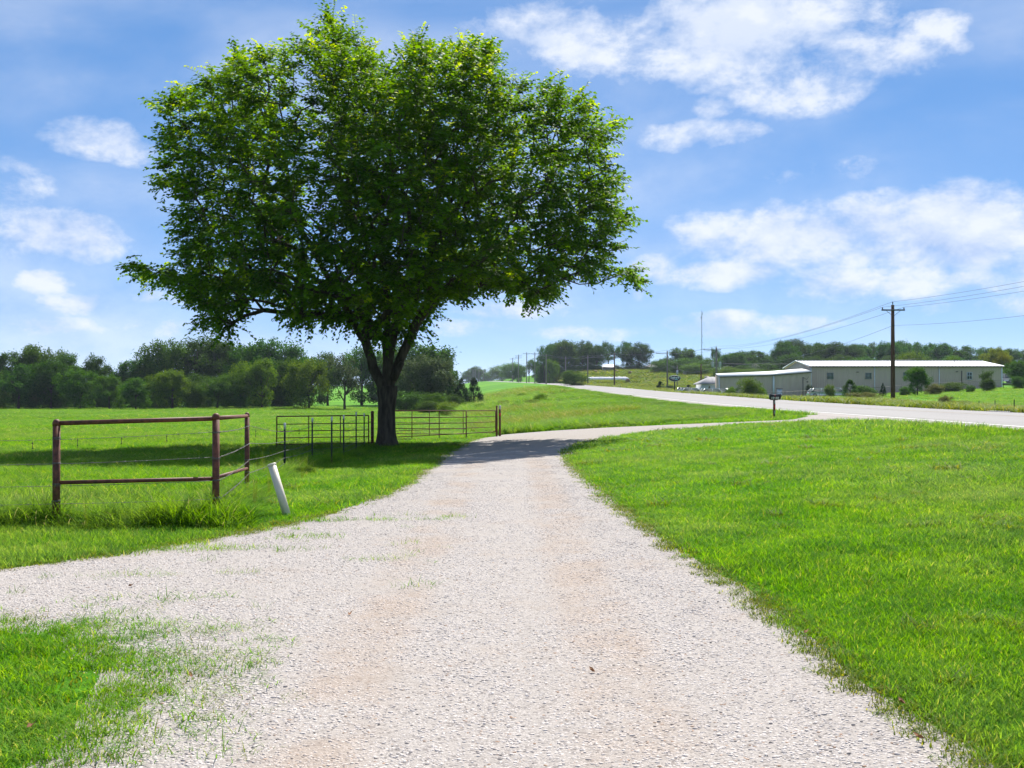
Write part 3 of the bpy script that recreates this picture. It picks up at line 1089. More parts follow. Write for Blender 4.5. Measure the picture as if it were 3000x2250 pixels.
for bnd in BANDS:
    x, y = jitter_grid(-6, 9, bnd[0], min(bnd[1], 48), bnd[2] * .75)
    sd = sdist(POLY_CLEAN, x, y)
    k = (sd > -.22) & (sd < .17 * fbm(x * 1.5, y * 1.5, 3)) & ~((x < -1.2) & (y < 9.2)) & view_keep(x, y, .6, .8) & (rng.random(len(x)) < .7)
    ex.append(np.stack([x[k], y[k], np.full(k.sum(), bnd[3]), np.full(k.sum(), bnd[4] * .8) * (.5 + .7 * rng.random(k.sum()))], 1))
spread_grass('drive_edge_weeds', edge_p, 5, np.concatenate(ex), 'low yellow green growth along the gravel edges', .9, .012)

# ------------------------------------------------------------------ the elm beside the drive
def leaf_quads(C, T, N, L, W, tint, fold=.12):
    """diamond leaves: base C, direction T, normal N, length L, half width W"""
    T = T / np.linalg.norm(T, axis=1, keepdims=True)
    N = N - (N * T).sum(1, keepdims=True) * T
    N = N / (np.linalg.norm(N, axis=1, keepdims=True) + 1e-9)
    S = np.cross(T, N)
    L = L[:, None]; W = W[:, None]
    V = np.stack([C, C + T * L * .45 + S * W + N * L * fold, C + T * L, C + T * L * .45 - S * W + N * L * fold], 1)
    return V.reshape(-1, 3), np.repeat(tint, 4)


ELM_D = 42.0
EPX = ELM_D / FPX
elm_base = U(1130, 1309)
elm_base = Vector((elm_base.x, ELM_D, gz(elm_base.x, ELM_D) - .03))
elm_base.x = (1130 - 1500) * EPX
CROWN = [(700, 25), (660, 60), (590, 75), (540, 95), (470, 130), (455, 165), (360, 170), (355, 200), (312, 240), (330, 270), (345, 300), (350, 340), (310, 355),
         (335, 385), (330, 410), (370, 430), (380, 460), (352, 490), (370, 505), (380, 540), (310, 545), (280, 572), (300, 605), (360, 602), (400, 640), (430, 655),
         (418, 705), (470, 700), (490, 750), (515, 705), (560, 640), (600, 640), (622, 690), (680, 702), (740, 690), (800, 735), (860, 745), (920, 715), (948, 655), (1000, 640), (1060, 625),
         (1110, 640), (1150, 658), (1198, 640), (1200, 610), (1250, 610), (1300, 600), (1330, 615), (1383, 622), (1388, 600), (1350, 570), (1382, 530), (1360, 500), (1390, 460),
         (1408, 400), (1370, 412), (1340, 400), (1350, 370), (1320, 330), (1350, 290), (1340, 240), (1290, 240), (1265, 200), (1200, 158), (1150, 190), (1130, 170), (1080, 150),
         (1078, 90), (1000, 78), (940, 100), (912, 66), (870, 90), (850, 130), (800, 100), (795, 58), (750, 60), (722, 20)]
CPOLY = [((a * 1.3562 - 1130) * EPX, (1309 - b * 1.3562) * EPX) for a, b in CROWN]      # metres from the foot of the trunk


def in_poly(poly, x, z):
    return sdist(poly, x, z)


def chord(z):
    P = np.array(CPOLY); Q = np.roll(P, -1, 0)
    lo, hi = 1e9, -1e9
    for (ax, az), (bx, bz) in zip(P, Q):
        if (az > z) != (bz > z):
            xx = ax + (z - az) * (bx - ax) / (bz - az)
            lo, hi = min(lo, xx), max(hi, xx)
    return lo, hi


def build_elm():
    g = np.random.default_rng(11)
    zmin = min(p[1] for p in CPOLY); zmax = max(p[1] for p in CPOLY)
    zz = np.linspace(zmin + .05, zmax - .05, 80)
    ch = np.array([chord(v) for v in zz])
    # clump centres: spread through the crown, mostly towards its outside
    cand = []
    tries = 0
    cell = {}
    SP = .81

    def free(p):
        kx = tuple(int(math.floor(c / SP)) for c in p)
        for i in (-1, 0, 1):
            for j in (-1, 0, 1):
                for l in (-1, 0, 1):
                    for q in cell.get((kx[0] + i, kx[1] + j, kx[2] + l), ()):
                        if (q[0] - p[0]) ** 2 + (q[1] - p[1]) ** 2 + (q[2] - p[2]) ** 2 < SP * SP:
                            return False
        cell.setdefault(kx, []).append(p)
        return True
    N = 80000
    X = g.uniform(-12, 11, N); Z = g.uniform(zmin, zmax, N)
    ins = np.maximum(in_poly(CPOLY, X, Z), -9)
    W = (np.interp(Z, zz, ch[:, 1]) - np.interp(Z, zz, ch[:, 0])) / 2
    XC = (np.interp(Z, zz, ch[:, 1]) + np.interp(Z, zz, ch[:, 0])) / 2
    # a smooth width so that the depth does not follow every notch of the outline
    Ws = np.interp(Z, [zmin, zmin + 2.2, zmin + 5.5, zmin + 9, zmax - 1.5, zmax], [5.6, 8.4, 8.8, 7.4, 3.6, 1.0])
    rho = np.clip((X - XC) / np.maximum(W, Ws), -1, 1)
    low = .42 + .58 * sstep(zmin, zmin + 3.6, Z)
    DEP = .9 * Ws * np.sqrt(1 - rho * rho) * low
    s = g.uniform(-1, 1, N)
    Y = np.sign(s) * np.abs(s) ** .7 * DEP
    # a nearer or farther clump must stay within the crown's outline too
    dd_ = ELM_D + Y
    Xp = (X + elm_base.x) * ELM_D / dd_ - elm_base.x
    Zp = CAM_H + (Z + elm_base.z - CAM_H) * ELM_D / dd_ - elm_base.z
    ins = np.minimum(ins, in_poly(CPOLY, Xp, Zp))
    marg = (.38 + .25 * g.random(N)) * np.where(Z < zmin + 3.0, .35, 1.0)
    shell = np.maximum(np.abs(Y) / np.maximum(DEP, .2), 1 - np.clip(ins / 2.5, 0, 1))
    ok = (ins > marg) & (g.random(N) < .10 + .9 * shell ** 2 + .5 * (Z < zmin + 2.5))
    clump_noise = fbm(X * .55 + 3, Z * .55 + Y * .4, 2)
    ok &= clump_noise > np.where(Z < zmin + 2.5, .2, .40)
    ok &= ~((np.hypot(X - .2, Y * .55) < 2.3) & (Z < 6.6) & (g.random(N) < .9))      # the limbs show below the crown
    for i in np.nonzero(ok)[0]:
        p = (float(X[i]), float(Y[i]), float(Z[i]))
        if free(p):
            cand.append(p)
    C = np.array(cand)
    # limbs, metres from the trunk foot (x, depth, z), traced where the photograph shows them
    nodes = []     # [pos, parent]

    def chain(start, pts):
        par = start
        for p in pts:
            nodes.append([np.array(p, float), par]); par = len(nodes) - 1
        return par
    k = EPX / .01125
    trunk = chain(-1, [(0, 0, -.1), (0, 0, .25), (0, 0, .9), (.02, 0, 1.6), (.03, .0, 2.05)])
    L = chain(trunk, [(-.25 * k, -.1, 2.3 * k), (-.47 * k, -.15, 2.94 * k), (-.66 * k, -.15, 3.5 * k), (-1.0 * k, -.2, 4.06 * k), (-1.63 * k, -.4, 5.2 * k), (-2.6, -.8, 7.4), (-3.6, -1.2, 9.2)])
    L2 = chain(L - 4, [(-.62 * k, .3, 4.2 * k), (-.55 * k, .9, 5.6 * k), (-1.0, 1.7, 8.2), (-1.6, 2.4, 10.6)])
    Rr = chain(trunk, [(.3 * k, .1, 2.5 * k), (.67 * k, .1, 3.35 * k), (.9 * k, .05, 3.8 * k), (1.01 * k, 0, 4.1 * k), (1.54 * k, -.1, 4.84 * k), (2.1 * k, -.3, 5.4 * k), (3.7, -.6, 7.2), (5.0, -.8, 8.8)])
    M = chain(trunk, [(.05 * k, .1, 2.8 * k), (.0, .25, 3.5 * k), (.1, .4, 4.6 * k), (0, .6, 6.6), (-.3, .8, 9.0), (-.5, .8, 11.5)])
    M2 = chain(trunk + 0, [(.15 * k, -.15, 2.7 * k), (.3 * k, -.3, 3.6 * k), (.42 * k, -.45, 5.0 * k), (.6, -.8, 7.6), (1.0, -1.3, 10.0), (1.4, -1.6, 12.0)])
    M3 = chain(M - 3, [(.35, 1.3, 5.8), (.9, 2.6, 7.6), (1.4, 3.6, 9.4)])
    F1 = chain(M2 - 3, [(.2, -1.4, 5.6), (-.2, -2.8, 7.2), (-.6, -4.0, 8.6)])
    order = np.argsort(np.linalg.norm(C - np.array([0, 0, 3.0]), axis=1))
    ends = []
    for i in order:
        c = C[i]
        P = np.array([n[0] for n in nodes[5:]])
        d = np.linalg.norm(P - c, axis=1)
        # attach lower down and further in than the clump, so that branches sweep outwards
        base = np.linalg.norm((P - np.array([0, 0, 2.5])), axis=1)
        cost = d + .30 * base + 3.0 * np.clip(P[:, 2] - c[2] + .2, 0, 9)
        j = int(np.argmin(cost)) + 5
        a = nodes[j][0]
        n = max(2, int(d[j - 5] / .8))
        par = j
        bend = g.normal(0, .10, 3) * d[j - 5]
        for q in range(1, n + 1):
            t = q / n
            p = a + (c - a) * t + bend * math.sin(math.pi * t) + np.array([0, 0, .10 * d[j - 5] * math.sin(math.pi * t)])
            nodes.append([p, par]); par = len(nodes) - 1
        ends.append((par, c))
    # pipe-model radii
    cnt = np.zeros(len(nodes))
    for e, _ in ends:
        cnt[e] += 1
    for i in range(len(nodes) - 1, -1, -1):
        p = nodes[i][1]
        if p >= 0:
            cnt[p] += cnt[i]
    rad = .011 * np.maximum(cnt, 1) ** .50
    rad = np.minimum(rad, .18)
    rad[0], rad[1], rad[2], rad[3], rad[4] = .52, .44, .385, .37, .38
    for q, v in zip(range(5, 5 + 7), (.20, .17, .15, .135, .12, .10, .08)):
        rad[q] = max(v, min(rad[q], v * 1.15))
    kids = {}
    for i, (p, par) in enumerate(nodes):
        kids.setdefault(par, []).append(i)
    trunk_mb, limb_mb, twig_mb = MB(), MB(), MB()
    # trunk: a fluted, flaring bole
    prof = [(-.15, .58), (.0, .49), (.12, .43), (.3, .385), (.6, .35), (1.0, .33), (1.4, .325), (1.8, .33), (2.1, .34), (2.35, .31)]
    nn = 28
    V, q = [], []
    for z, r in prof:
        for a in range(nn):
            an = 2 * math.pi * a / nn
            flute = 1 + (.10 * math.sin(an * 3 + 1) + .07 * math.sin(an * 5)) * max(.25, 1 - z / .9) + .03 * g.normal()
            wx = 1.0 + .25 * max(0, z - 1.5)
            V.append((r * flute * math.cos(an) * wx + .02 * z, r * flute * math.sin(an), z))
    for i in range(len(prof) - 1):
        for a in range(nn):
            q.append((i * nn + a, i * nn + (a + 1) % nn, (i + 1) * nn + (a + 1) % nn, (i + 1) * nn + a))
    trunk_mb.add(V, q)
    e0 = (len(prof) - 1) * nn
    trunk_mb.t.append(np.array([(e0, e0 + a, e0 + a + 1) for a in range(1, nn - 1)]))
    # broken stub on the right
    stub = MB().tube([(.30, -.1, 2.6), (.55, -.2, 3.05), (.66, -.22, 3.25)], [.16, .13, .10], 8)
    for i in range(5, len(nodes)):
        p, par = nodes[i]
        a = nodes[par][0]
        ra = min(rad[par], rad[i] * 1.5) if par >= 5 else min(rad[i] * 1.3, .26)
        if rad[i] > .05:
            # two-step bow keeps big limbs from looking like pipes
            limb_mb.tube([a, (a + p) / 2 + g.normal(0, .02, 3), p], [ra, (ra + rad[i]) / 2, rad[i]], 10, caps=False)
        else:
            twig_mb.tube([a, p], [ra, rad[i]], 5 if rad[i] > .02 else 4, caps=False)
    # leafy twigs
    Cs, Ts, Ns, Ls, Ws_, Tn = [], [], [], [], [], []
    ctr = np.array([-.2, 0, 8.0])
    for e, c in ends:
        par = nodes[e][1]
        fwd = nodes[e][0] - nodes[par][0]
        fwd = fwd / (np.linalg.norm(fwd) + 1e-6)
        out = (c - ctr) / (np.linalg.norm(c - ctr) + 1e-6)
        hi = (c[2] - zmin) / (zmax - zmin)
        ntw = g.integers(12, 18)
        ctint = g.uniform(-.20, .32)
        young = g.random() < (.10 + .35 * sstep(.45, .9, hi))
        for t_ in range(ntw):
            d = out * .55 + fwd * .35 + g.normal(0, .62, 3)
            d[2] = d[2] * .55 + .30 * (hi - .35)
            d /= np.linalg.norm(d)
            ln = g.uniform(.42, .90)
            droop = -.50 + .75 * hi
            nl = int(ln / .068)
            t = np.linspace(.12, 1, nl)
            pts = c + g.normal(0, .10, 3) + d * ln * t[:, None] + np.array([0, 0, 1.0]) * (droop * ln * .5 * t[:, None] ** 2)
            side = np.cross(d, [0, 0, 1.0]); side /= (np.linalg.norm(side) + 1e-6)
            sg = np.where(np.arange(nl) % 2 == 0, 1.0, -1.0)[:, None]
            T = d * .55 + side * sg * .8 + g.normal(0, .28, (nl, 3)) + np.array([0, 0, -.25])
            Nn = np.array([0, 0, 1.0]) * .85 + out * .4 + g.normal(0, .35, (nl, 3))
            Cs.append(pts); Ts.append(T); Ns.append(Nn)
            Ls.append(g.uniform(.14, .21, nl)); Ws_.append(g.uniform(.050, .074, nl))
            tn = np.clip(g.uniform(0, .6, nl) + ctint, 0, .8)
            if young and t_ < 5:
                tn = np.clip(.70 + .32 * t + g.normal(0, .05, nl), 0, 1)
            Tn.append(tn)
            if t_ < 9:
                twig_mb.tube([c, pts[nl // 2], pts[-1]], [.008, .005, .003], 3, caps=False)
    # long arching young shoots on the upper crown and stray sprays at the rim
    top = [c for e, c in ends if (c[2] - zmin) / (zmax - zmin) > .45]
    for i in range(120):
        c = top[g.integers(len(top))]
        out = (c - ctr) / np.linalg.norm(c - ctr)
        d = out * .7 + np.array([0, 0, .8]) + g.normal(0, .3, 3); d /= np.linalg.norm(d)
        ln = g.uniform(.7, 1.25)
        nl = int(ln / .06)
        t = np.linspace(.2, 1, nl)
        pts = c + d * ln * t[:, None] + out * .35 * ln * t[:, None] ** 2 - np.array([0, 0, 1.0]) * .42 * ln * t[:, None] ** 3
        side = np.cross(d, [0, 0, 1.0]); side /= (np.linalg.norm(side) + 1e-6)
        sg = np.where(np.arange(nl) % 2 == 0, 1.0, -1.0)[:, None]
        T = side * sg + d * .4 + g.normal(0, .15, (nl, 3))
        Cs.append(pts); Ts.append(T); Ns.append(np.array([0, 0, 1.0]) + g.normal(0, .2, (nl, 3)) + out * .4)
        Ls.append(g.uniform(.13, .19, nl) * (1.1 - .35 * t)); Ws_.append(g.uniform(.040, .058, nl))
        Tn.append(np.clip(.62 + .42 * t + g.normal(0, .05, nl), 0, 1))
        twig_mb.tube([c, pts[nl // 2], pts[-1]], [.007, .005, .003], 3, caps=False)
    V, tint = leaf_quads(np.concatenate(Cs), np.concatenate(Ts), np.concatenate(Ns), np.concatenate(Ls), np.concatenate(Ws_), np.concatenate(Tn))
    F = np.arange(len(V)).reshape(-1, 4)
    root = thing('elm_tree', elm_base, 'large spreading elm tree with dense green crown beside the gravel drive', 'tree')
    tr = trunk_mb.build('trunk', 'bark', root, smooth=True)
    stub.build('broken_stub', 'bark', tr, smooth=True)
    limb_mb.build('limbs', 'bark', tr, smooth=True)
    cr = link('crown', mesh_arrays('elm_crown', V, [F], ['elm_leaf'], False, {'tint': tint}), root)
    twig_mb.build('twigs', 'twig_bark', cr)
    # sprouts and suckers hanging round the forks
    print('ELM clumps', len(ends), 'leaves', len(F))
    return root


elm = build_elm()

# ------------------------------------------------------------------ pipe and barbed wire fence
def wire_pts(a, b, n=14, sag=.03, g=None):
    out = []
    for i in range(n + 1):
        t = i / n
        p = a.lerp(b, t) - Vector((0, 0, sag * 4 * t * (1 - t)))
        out.append(p)
    return out


def barbed(name, anchors, parent, org, r=.0032, seed=0):
    g = np.random.default_rng(seed)
    mb = MB()
    pts = []
    for a, b in zip(anchors[:-1], anchors[1:]):
        s = wire_pts(a - org, b - org, 8, .012 * (b - a).length / 3)
        pts += s if not pts else s[1:]
    mb.tube(pts, r, 5)
    for a, b in zip(anchors[:-1], anchors[1:]):
        ln = (b - a).length
        if min(a.y, b.y) > 34:
            continue
        for i in range(int(ln / .13)):
            p = a.lerp(b, (i + .5) / int(ln / .13)) - org
            p.z -= .012 * ln / 3 * 4 * ((i + .5) / int(ln / .13)) * (1 - (i + .5) / int(ln / .13))
            d = Vector(g.normal(0, 1, 3)).normalized() * .016
            mb.tube([p - d, p + d], r * .7, 3)
            d = Vector(g.normal(0, 1, 3)).normalized() * .016
            mb.tube([p - d, p + d], r * .7, 3)
    return mb.build(name, 'galv_wire', parent)


def build_fence():
    P1, P2, P3 = U(166, 1541), U(633, 1534), U(724, 1437)
    org = P2.copy()
    f = thing('pasture_fence', org, 'rusty pipe corner brace with barbed wire running to steel posts', 'fence')
    def topz(p, py):
        return CAM_H + (HOR - py) / FPX * p.y
    tops = []
    for p, py, r in ((P1, 1234, .047), (P2, 1216, .047), (P3, 1212, .043)):
        b = p - org
        h = topz(p, py) - p.z
        pm = MB()
        pm.lathe([(r, -.3), (r, h - .02)], 16, tuple(b))
        po = pm.build('post', 'rust_pipe', f, smooth=True)
        MB().lathe([(r + .003, h - .06), (r + .004, h - .02), (r * .9, h + .006), (r * .55, h + .022), (.004, h + .028)], 16, tuple(b)).build('cap', 'rust_pipe', po, smooth=True)
        for t in (.16, .40, .60, .76, .9):
            tm = MB()
            for o in (0.0,):
                z = h * (1 - t) + o
                tm.tube([(b.x + (r + .004) * math.cos(a * math.pi / 6), b.y + (r + .004) * math.sin(a * math.pi / 6), b.z + z - .012 + .024 * a / 37) for a in range(38)], .003, 4)
            tm.build('wire_tie', 'galv_wire', po)
        tops.append(h)

    def rail(pa, pb, ya, yb, r, nm):
        a = Vector((pa.x, pa.y, topz(pa, ya))) - org; b = Vector((pb.x, pb.y, topz(pb, yb))) - org
        MB().tube([a, b], r, 12).build(nm, 'rust_pipe', f, smooth=True)
    rail(P1, P2, 1240, 1226, .030, 'top_rail')
    rail(P2, P3, 1225, 1219, .030, 'top_rail')
    rail(P1, P2, 1414, 1402, .026, 'lower_rail')
    rail(P2, P3, 1399, 1372, .026, 'lower_rail')
    tp = []
    for px, ty, by in ((834.5, 1239, 1384), (915, 1224, 1356), (972, 1221, 1362), (1007, 1216, 1348), (1043.6, 1207, 1331), (1067, 1211, 1312)):
        g = U(px, by)
        h = CAM_H + (HOR - ty) / FPX * g.y - g.z
        b = g - org
        m = MB()
        # T section
        m.box((b.x, b.y, b.z + h / 2 - .2), (.045, .006, h + .4))
        m.box((b.x, b.y + .017, b.z + h / 2 - .2), (.006, .028, h + .4))
        for s in range(14):
            m.box((b.x, b.y - .006, b.z + .2 + s * (h - .25) / 14), (.012, .008, .02))
        o = m.build('steel_post', 'tpost_green', f)
        MB().box((b.x, b.y, b.z + h - .07), (.052, .012, .145)).box((b.x, b.y + .018, b.z + h - .07), (.012, .034, .145)).build('painted_tip', 'tpost_white', o)
        tp.append((g, h))
    # strands
    far_l = U(-60, 1552) - Vector((8, 0, 0))
    for s, (t, tl) in enumerate(((.155, .16), (.385, .39), (.60, .60), (.77, .77), (.90, .90))):
        an = [Vector((far_l.x, far_l.y, far_l.z + tops[0] * (1 - tl) - .06)), Vector((P1.x, P1.y - .05, P1.z + tops[0] * (1 - tl) - .02)), Vector((P2.x, P2.y - .05, P2.z + tops[1] * (1 - t)))]
        barbed('wire_strand', an, f, org, seed=s)
        an = [Vector((P2.x + .05, P2.y, P2.z + tops[1] * (1 - t))), Vector((P3.x + .047, P3.y, P3.z + tops[2] * (1 - t)))]
        for i in (0, 1, 3, 4):
            g, h = tp[i]
            an.append(Vector((g.x, g.y - .02, g.z + h * (1 - .05 - .85 * t))))
        an.append(Vector((elm_base.x - .42, ELM_D - .3, elm_base.z + 1.25 - 1.0 * t)))
        barbed('wire_strand', an, f, org, seed=s + 20)
    return f


build_fence()

# thin rods of the cross fence out in the pasture
for i, (px, ty, by) in enumerate(((95, 1294, 1330), (227, 1284, 1321), (356, 1281, 1313), (488, 1274, 1306), (749, 1259, 1292), (876, 1256, 1282))):
    g = U(px, by)
    h = CAM_H + (HOR - ty) / FPX * g.y - g.z
    t = thing('fence_rod', g, 'thin dark fence rod standing in the open pasture', 'fence rod', 'rods of the cross fence in the pasture')
    MB().tube([(0, 0, -.2), (.01, 0, h)], [.012, .010], 6).build('rod', 'tpost_green', t)
    for u in (.86, .45):
        MB().box((.012, 0, h * u), (.05, .02, .03)).build('insulator', 'tpost_green', t)


# ------------------------------------------------------------------ gates
def gate(name, a, b, zb, zt, nbar, uprights, label, r=.02, mname='rust_pipe_dark'):
    """a and b: the ends (x, y); zb / zt heights at each end"""
    org = Vector((a[0], a[1], min(zb)))
    t = thing(name, org, label, 'gate')
    A0 = Vector((a[0], a[1], zb[0])) - org; A1 = Vector((a[0], a[1], zt[0])) - org
    B0 = Vector((b[0], b[1], zb[1])) - org; B1 = Vector((b[0], b[1], zt[1])) - org
    for i in range(nbar):
        s = (i / (nbar - 1)) ** .92
        rr = r * (1.15 if i in (0, nbar - 1) else .85)
        MB().tube([A1.lerp(A0, s), B1.lerp(B0, s)], rr, 8).build('bar', mname, t, smooth=True)
    for u in uprights:
        p0, p1 = A0.lerp(B0, u), A1.lerp(B1, u)
        end = u in (0.0, 1.0)
        MB().tube([p0, p1], r * (1.25 if end else 1.0), 8).build('upright', mname, t, smooth=True)
    for s in (.2, .8):
        p = B1.lerp(B0, s)
        MB().box((p.x + .04, p.y, p.z), (.08, .03, .03)).build('hinge', mname, t)
    return t


def postz(px, d, ty):
    return at(px, ty, d)


dL = 41.5
gate('swing_gate', at(811, 1220, dL)[:2], at(1080, 1217, dL + .6)[:2], (at(811, 1321, dL).z, at(1080, 1316, dL + .6).z), (at(811, 1220, dL).z, at(1080, 1217, dL + .6).z), 6, (0.0, .345, .69, 1.0),
     'rusty tube gate standing open left of the elm trunk')
dR = 48.5
gate('swing_gate', at(1108, 1203, dR)[:2], at(1366, 1203.5, dR)[:2], (at(1108, 1286, dR).z, at(1366, 1287, dR).z), (at(1108, 1203, dR).z, at(1366, 1203.5, dR).z), 6, (0.0, .384, .693, 1.0),
     'rusty tube gate right of the elm trunk, nearer of two overlapping')
dR2 = 50.2
gate('livestock_gate', at(1110, 1204, dR2)[:2], at(1452, 1203, dR2 + .6)[:2], (at(1110, 1283, dR2).z, at(1452, 1265, dR2 + .6).z), (at(1110, 1204, dR2).z, at(1452, 1203, dR2 + .6).z), 5, (0.0, .43, .72, 1.0),
     'rusty tube panel behind the right gate, fixed to the end post', .017)


def pipe_post(name, px, d, ty, r, label, cat, m='rust_pipe', band=None):
    x = (px - 1500) / FPX * d
    b = Vector((x, d, gz(x, d) - .02))
    h = at(px, ty, d).z - b.z
    t = thing(name, b, label, cat)
    p = MB().lathe([(r, -.3), (r, h - .02)], 14).build('post', m, t, smooth=True)
    MB().lathe([(r + .003, h - .05), (r + .003, h - .01), (r * .6, h + .012), (.004, h + .016)], 14).build('cap', m, t, smooth=True)
    if band:
        MB().lathe([(r + .004, h * band[0]), (r + .004, h * band[1])], 14).build('colour_band', band[2], p, smooth=True)
    return t


pipe_post('gate_post', 1091, 42.4, 1205, .062, 'thick rusty hinge post hard against the elm trunk', 'post')
pipe_post('gate_post', 1455.5, 51.2, 1188.5, .040, 'rusty end post of the fixed tube panel', 'post')
pipe_post('marker_post', 1464.5, 51.0, 1188, .048, 'dark post with white tip and red band beside the end post', 'post', 'rust_pipe_dark', (.88, 1.005, 'tpost_white'))
o = bpy.data.objects['marker_post']
MB().lathe([(.0535, 0.99), (.0535, 1.12)], 14).build('red_band', 'reflector_red', o)

# ------------------------------------------------------------------ leaning plastic pipe
b = U(842, 1512)
t = thing('plastic_pipe', b, 'pale grey plastic pipe leaning out of the grass near the fence corner', 'pipe')
tip = at(797, 1362, b.y + .05) - b
n_ = tip.normalized()
MB().tube([tuple(-n_ * .2), tuple(tip)], .056, 20).build('pipe', 'pvc', t, smooth=True)
MB().tube([tuple(tip - n_ * .012), tuple(tip + n_ * .012), tuple(tip + n_ * .02)], [.061, .061, .052], 20).build('cap', 'pvc', t, smooth=True)

# ------------------------------------------------------------------ mailbox
def text_mesh(txt, size, shear=0.0, ext=.004, name='lettering', m='digit', bold=.0):
    c = bpy.data.curves.new(name, 'FONT')
    c.body = txt; c.size = size; c.shear = shear; c.extrude = ext; c.offset = bold
    c.align_x = 'CENTER'; c.align_y = 'CENTER'
    o = bpy.data.objects.new('tmp', c)
    COL.objects.link(o)
    dg = bpy.context.evaluated_depsgraph_get()
    me = bpy.data.meshes.new_from_object(o.evaluated_get(dg))
    bpy.data.objects.remove(o)
    me.name = name
    me.materials.clear(); me.materials.append(MATS[m])
    return me


def build_mailbox():
    g = U(2268, 1224)
    d = g.y
    k = d / FPX
    t = thing('mailbox', g, 'black mailbox with house number on a red banded post by the highway', 'mailbox')
    hz = (1224 - 1172) * k
    po = MB().box((0, 0, hz / 2 - .15), (.085, .085, hz + .3), 0, .01).build('post', 'rust_pipe_dark', t)
    MB().box((.008, -.046, hz * .88), (.055, .01, .20)).build('white_band', 'reflector_white', po)
    MB().box((.012, -.046, hz * .60), (.06, .01, .30)).build('red_band', 'reflector_red', po)
    MB().box((.008, -.046, hz * .33), (.055, .01, .20)).build('white_band', 'reflector_white', po)
    MB().box((0, 0, hz + .01), (.30, .16, .03)).build('bracket', 'rust_pipe_dark', t)
    w0, w1 = (2254 - 2268) * k, (2288 - 2268) * k
    z0, z1 = hz + .025, hz + (1172 - 1155) * k
    # box with a rounded roof, slanted door end on the right
    prof = []
    hw = .10
    for i in range(9):
        a = math.pi * i / 8
        prof.append((hw * math.cos(a), z1 - hw + hw * math.sin(a)))
    sec = [(-hw, z0), (hw, z0)] + prof
    n = len(sec)
    m = MB()
    V = [(w0, y, z) for y, z in sec] + [(w1 - .07 * (1 - (z - z0) / (z1 - z0)), y, z) for y, z in sec]
    q = [(i, (i + 1) % n, (i + 1) % n + n, i + n) for i in range(n)]
    tr = [(0, i + 1, i) for i in range(1, n - 1)] + [(n, n + i, n + i + 1) for i in range(1, n - 1)]
    bx = m.add(V, q, tr).build('box', 'box_black', t)
    MB().box(((w0 + w1) / 2, 0, z1 + .003), (w1 - w0 + .01, .06, .012)).build('ridge', 'box_edge', bx)
    m = MB()
    V = [(w1 - .065 * (1 - (z - z0) / (z1 - z0)) + e, y * 1.03, z) for e in (0, .015) for y, z in sec]
    m.add(V, q, tr).build('door', 'box_black', bx)
    MB().box((w0 + .22, -hw - .012, z0 + .15), (.015, .012, .12)).build('flag', 'reflector_red', bx)
    me = text_mesh('12603', .135, 0, .004, 'house_number', 'digit', .004)
    o = link('house_number', me, bx, ((w0 + w1) / 2 - .03, -hw - .012, z0 + .05))
    o.rotation_euler = (R(90), 0, 0)


build_mailbox()

# ------------------------------------------------------------------ utility poles and wires
def utility_pole(px, d, ty, m='pole_grey', arm=2.2, r=.16, label='', arm_off=0.0, arm_rz=0.0, cans=0, by=None, second=False, group=None):
    x = (px - 1500) / FPX * d
    z0 = gz(x, d)
    b = Vector((x, d, z0))
    top = at(px, ty, d).z - z0
    t = thing('utility_pole', b, label, 'utility pole', group)
    MB().tube([(0, 0, -.5), (0, 0, top * .5), (0, 0, top)], [r * 1.15, r, r * .78], 12).build('pole', m, t, smooth=True)
    att = []
    if arm:
        za = top - .5
        c, s = math.cos(arm_rz), math.sin(arm_rz)
        for lv in ((0, 1) if second else (0,)):
            zz = za - lv * 1.0
            a = MB().box((arm_off, -.14, zz), (arm, .10, .13), arm_rz).build('crossarm', 'hardware', t)
            for u in (-.46, .46):
                MB().lathe([(.035, 0), (.06, .04), (.05, .10), (.065, .13), (.02, .2)], 8, (arm_off + u * arm * c, -.14 + u * arm * s, zz + .06)).build('insulator', 'hardware', a)
            MB().tube([(arm_off - .3 * arm, -.16, zz - .06), (0, -.16, zz - .6)], .02, 4).tube([(arm_off + .3 * arm, -.16, zz - .06), (0, -.16, zz - .6)], .02, 4).build('brace', 'hardware', a)
        att = [b + Vector((arm_off - .46 * arm * c, -.14 - .46 * arm * s, za + .27)), b + Vector((-.06, -.1, top + .28)), b + Vector((arm_off + .46 * arm * c, -.14 + .46 * arm * s, za + .27))]
        MB().lathe([(.03, -.3), (.03, .1), (.06, .14), (.055, .24), (.02, .3)], 8, (-.06, -.18, top)).build('top_pin', 'hardware', t)
    else:
        att = [b + Vector((0, 0, top))] * 3
    for q in range(cans):
        sx = -1 if q == 0 else 1
        cz = top - 4.0
        cn = MB().lathe([(.25, 0), (.27, .03), (.27, .95), (.25, 1.0), (.1, 1.03)], 14, (sx * .75, 0, cz)).build('transformer', 'can_grey', t, smooth=True)
        MB().lathe([(.05, 1.0), (.09, 1.08), (.06, 1.16), (.09, 1.24), (.03, 1.35)], 8, (sx * .75, 0, cz)).build('bushing', 'hardware', cn)
        MB().box((sx * .35, 0, cz + .7), (.6, .08, .08)).build('bracket', 'hardware', cn)
    lo = b + Vector((0, -.16, top - (1.95 if not cans else 3.0)))
    MB().box((0, -.1, top - (1.95 if not cans else 3.0)), (.25, .3, .06)).build('clamp', 'hardware', t)
    return att + [lo]


def span(a, b, sag, r, label, group='overhead wires along the highway', n=14):
    org = Vector(a)
    p = wire_pts(Vector((0, 0, 0)), Vector(b) - org, n, sag)
    o = MB().tube(p, r, 5).build('overhead_wire', 'conductor', None, org)
    return tag(o, label, 'wire', group)


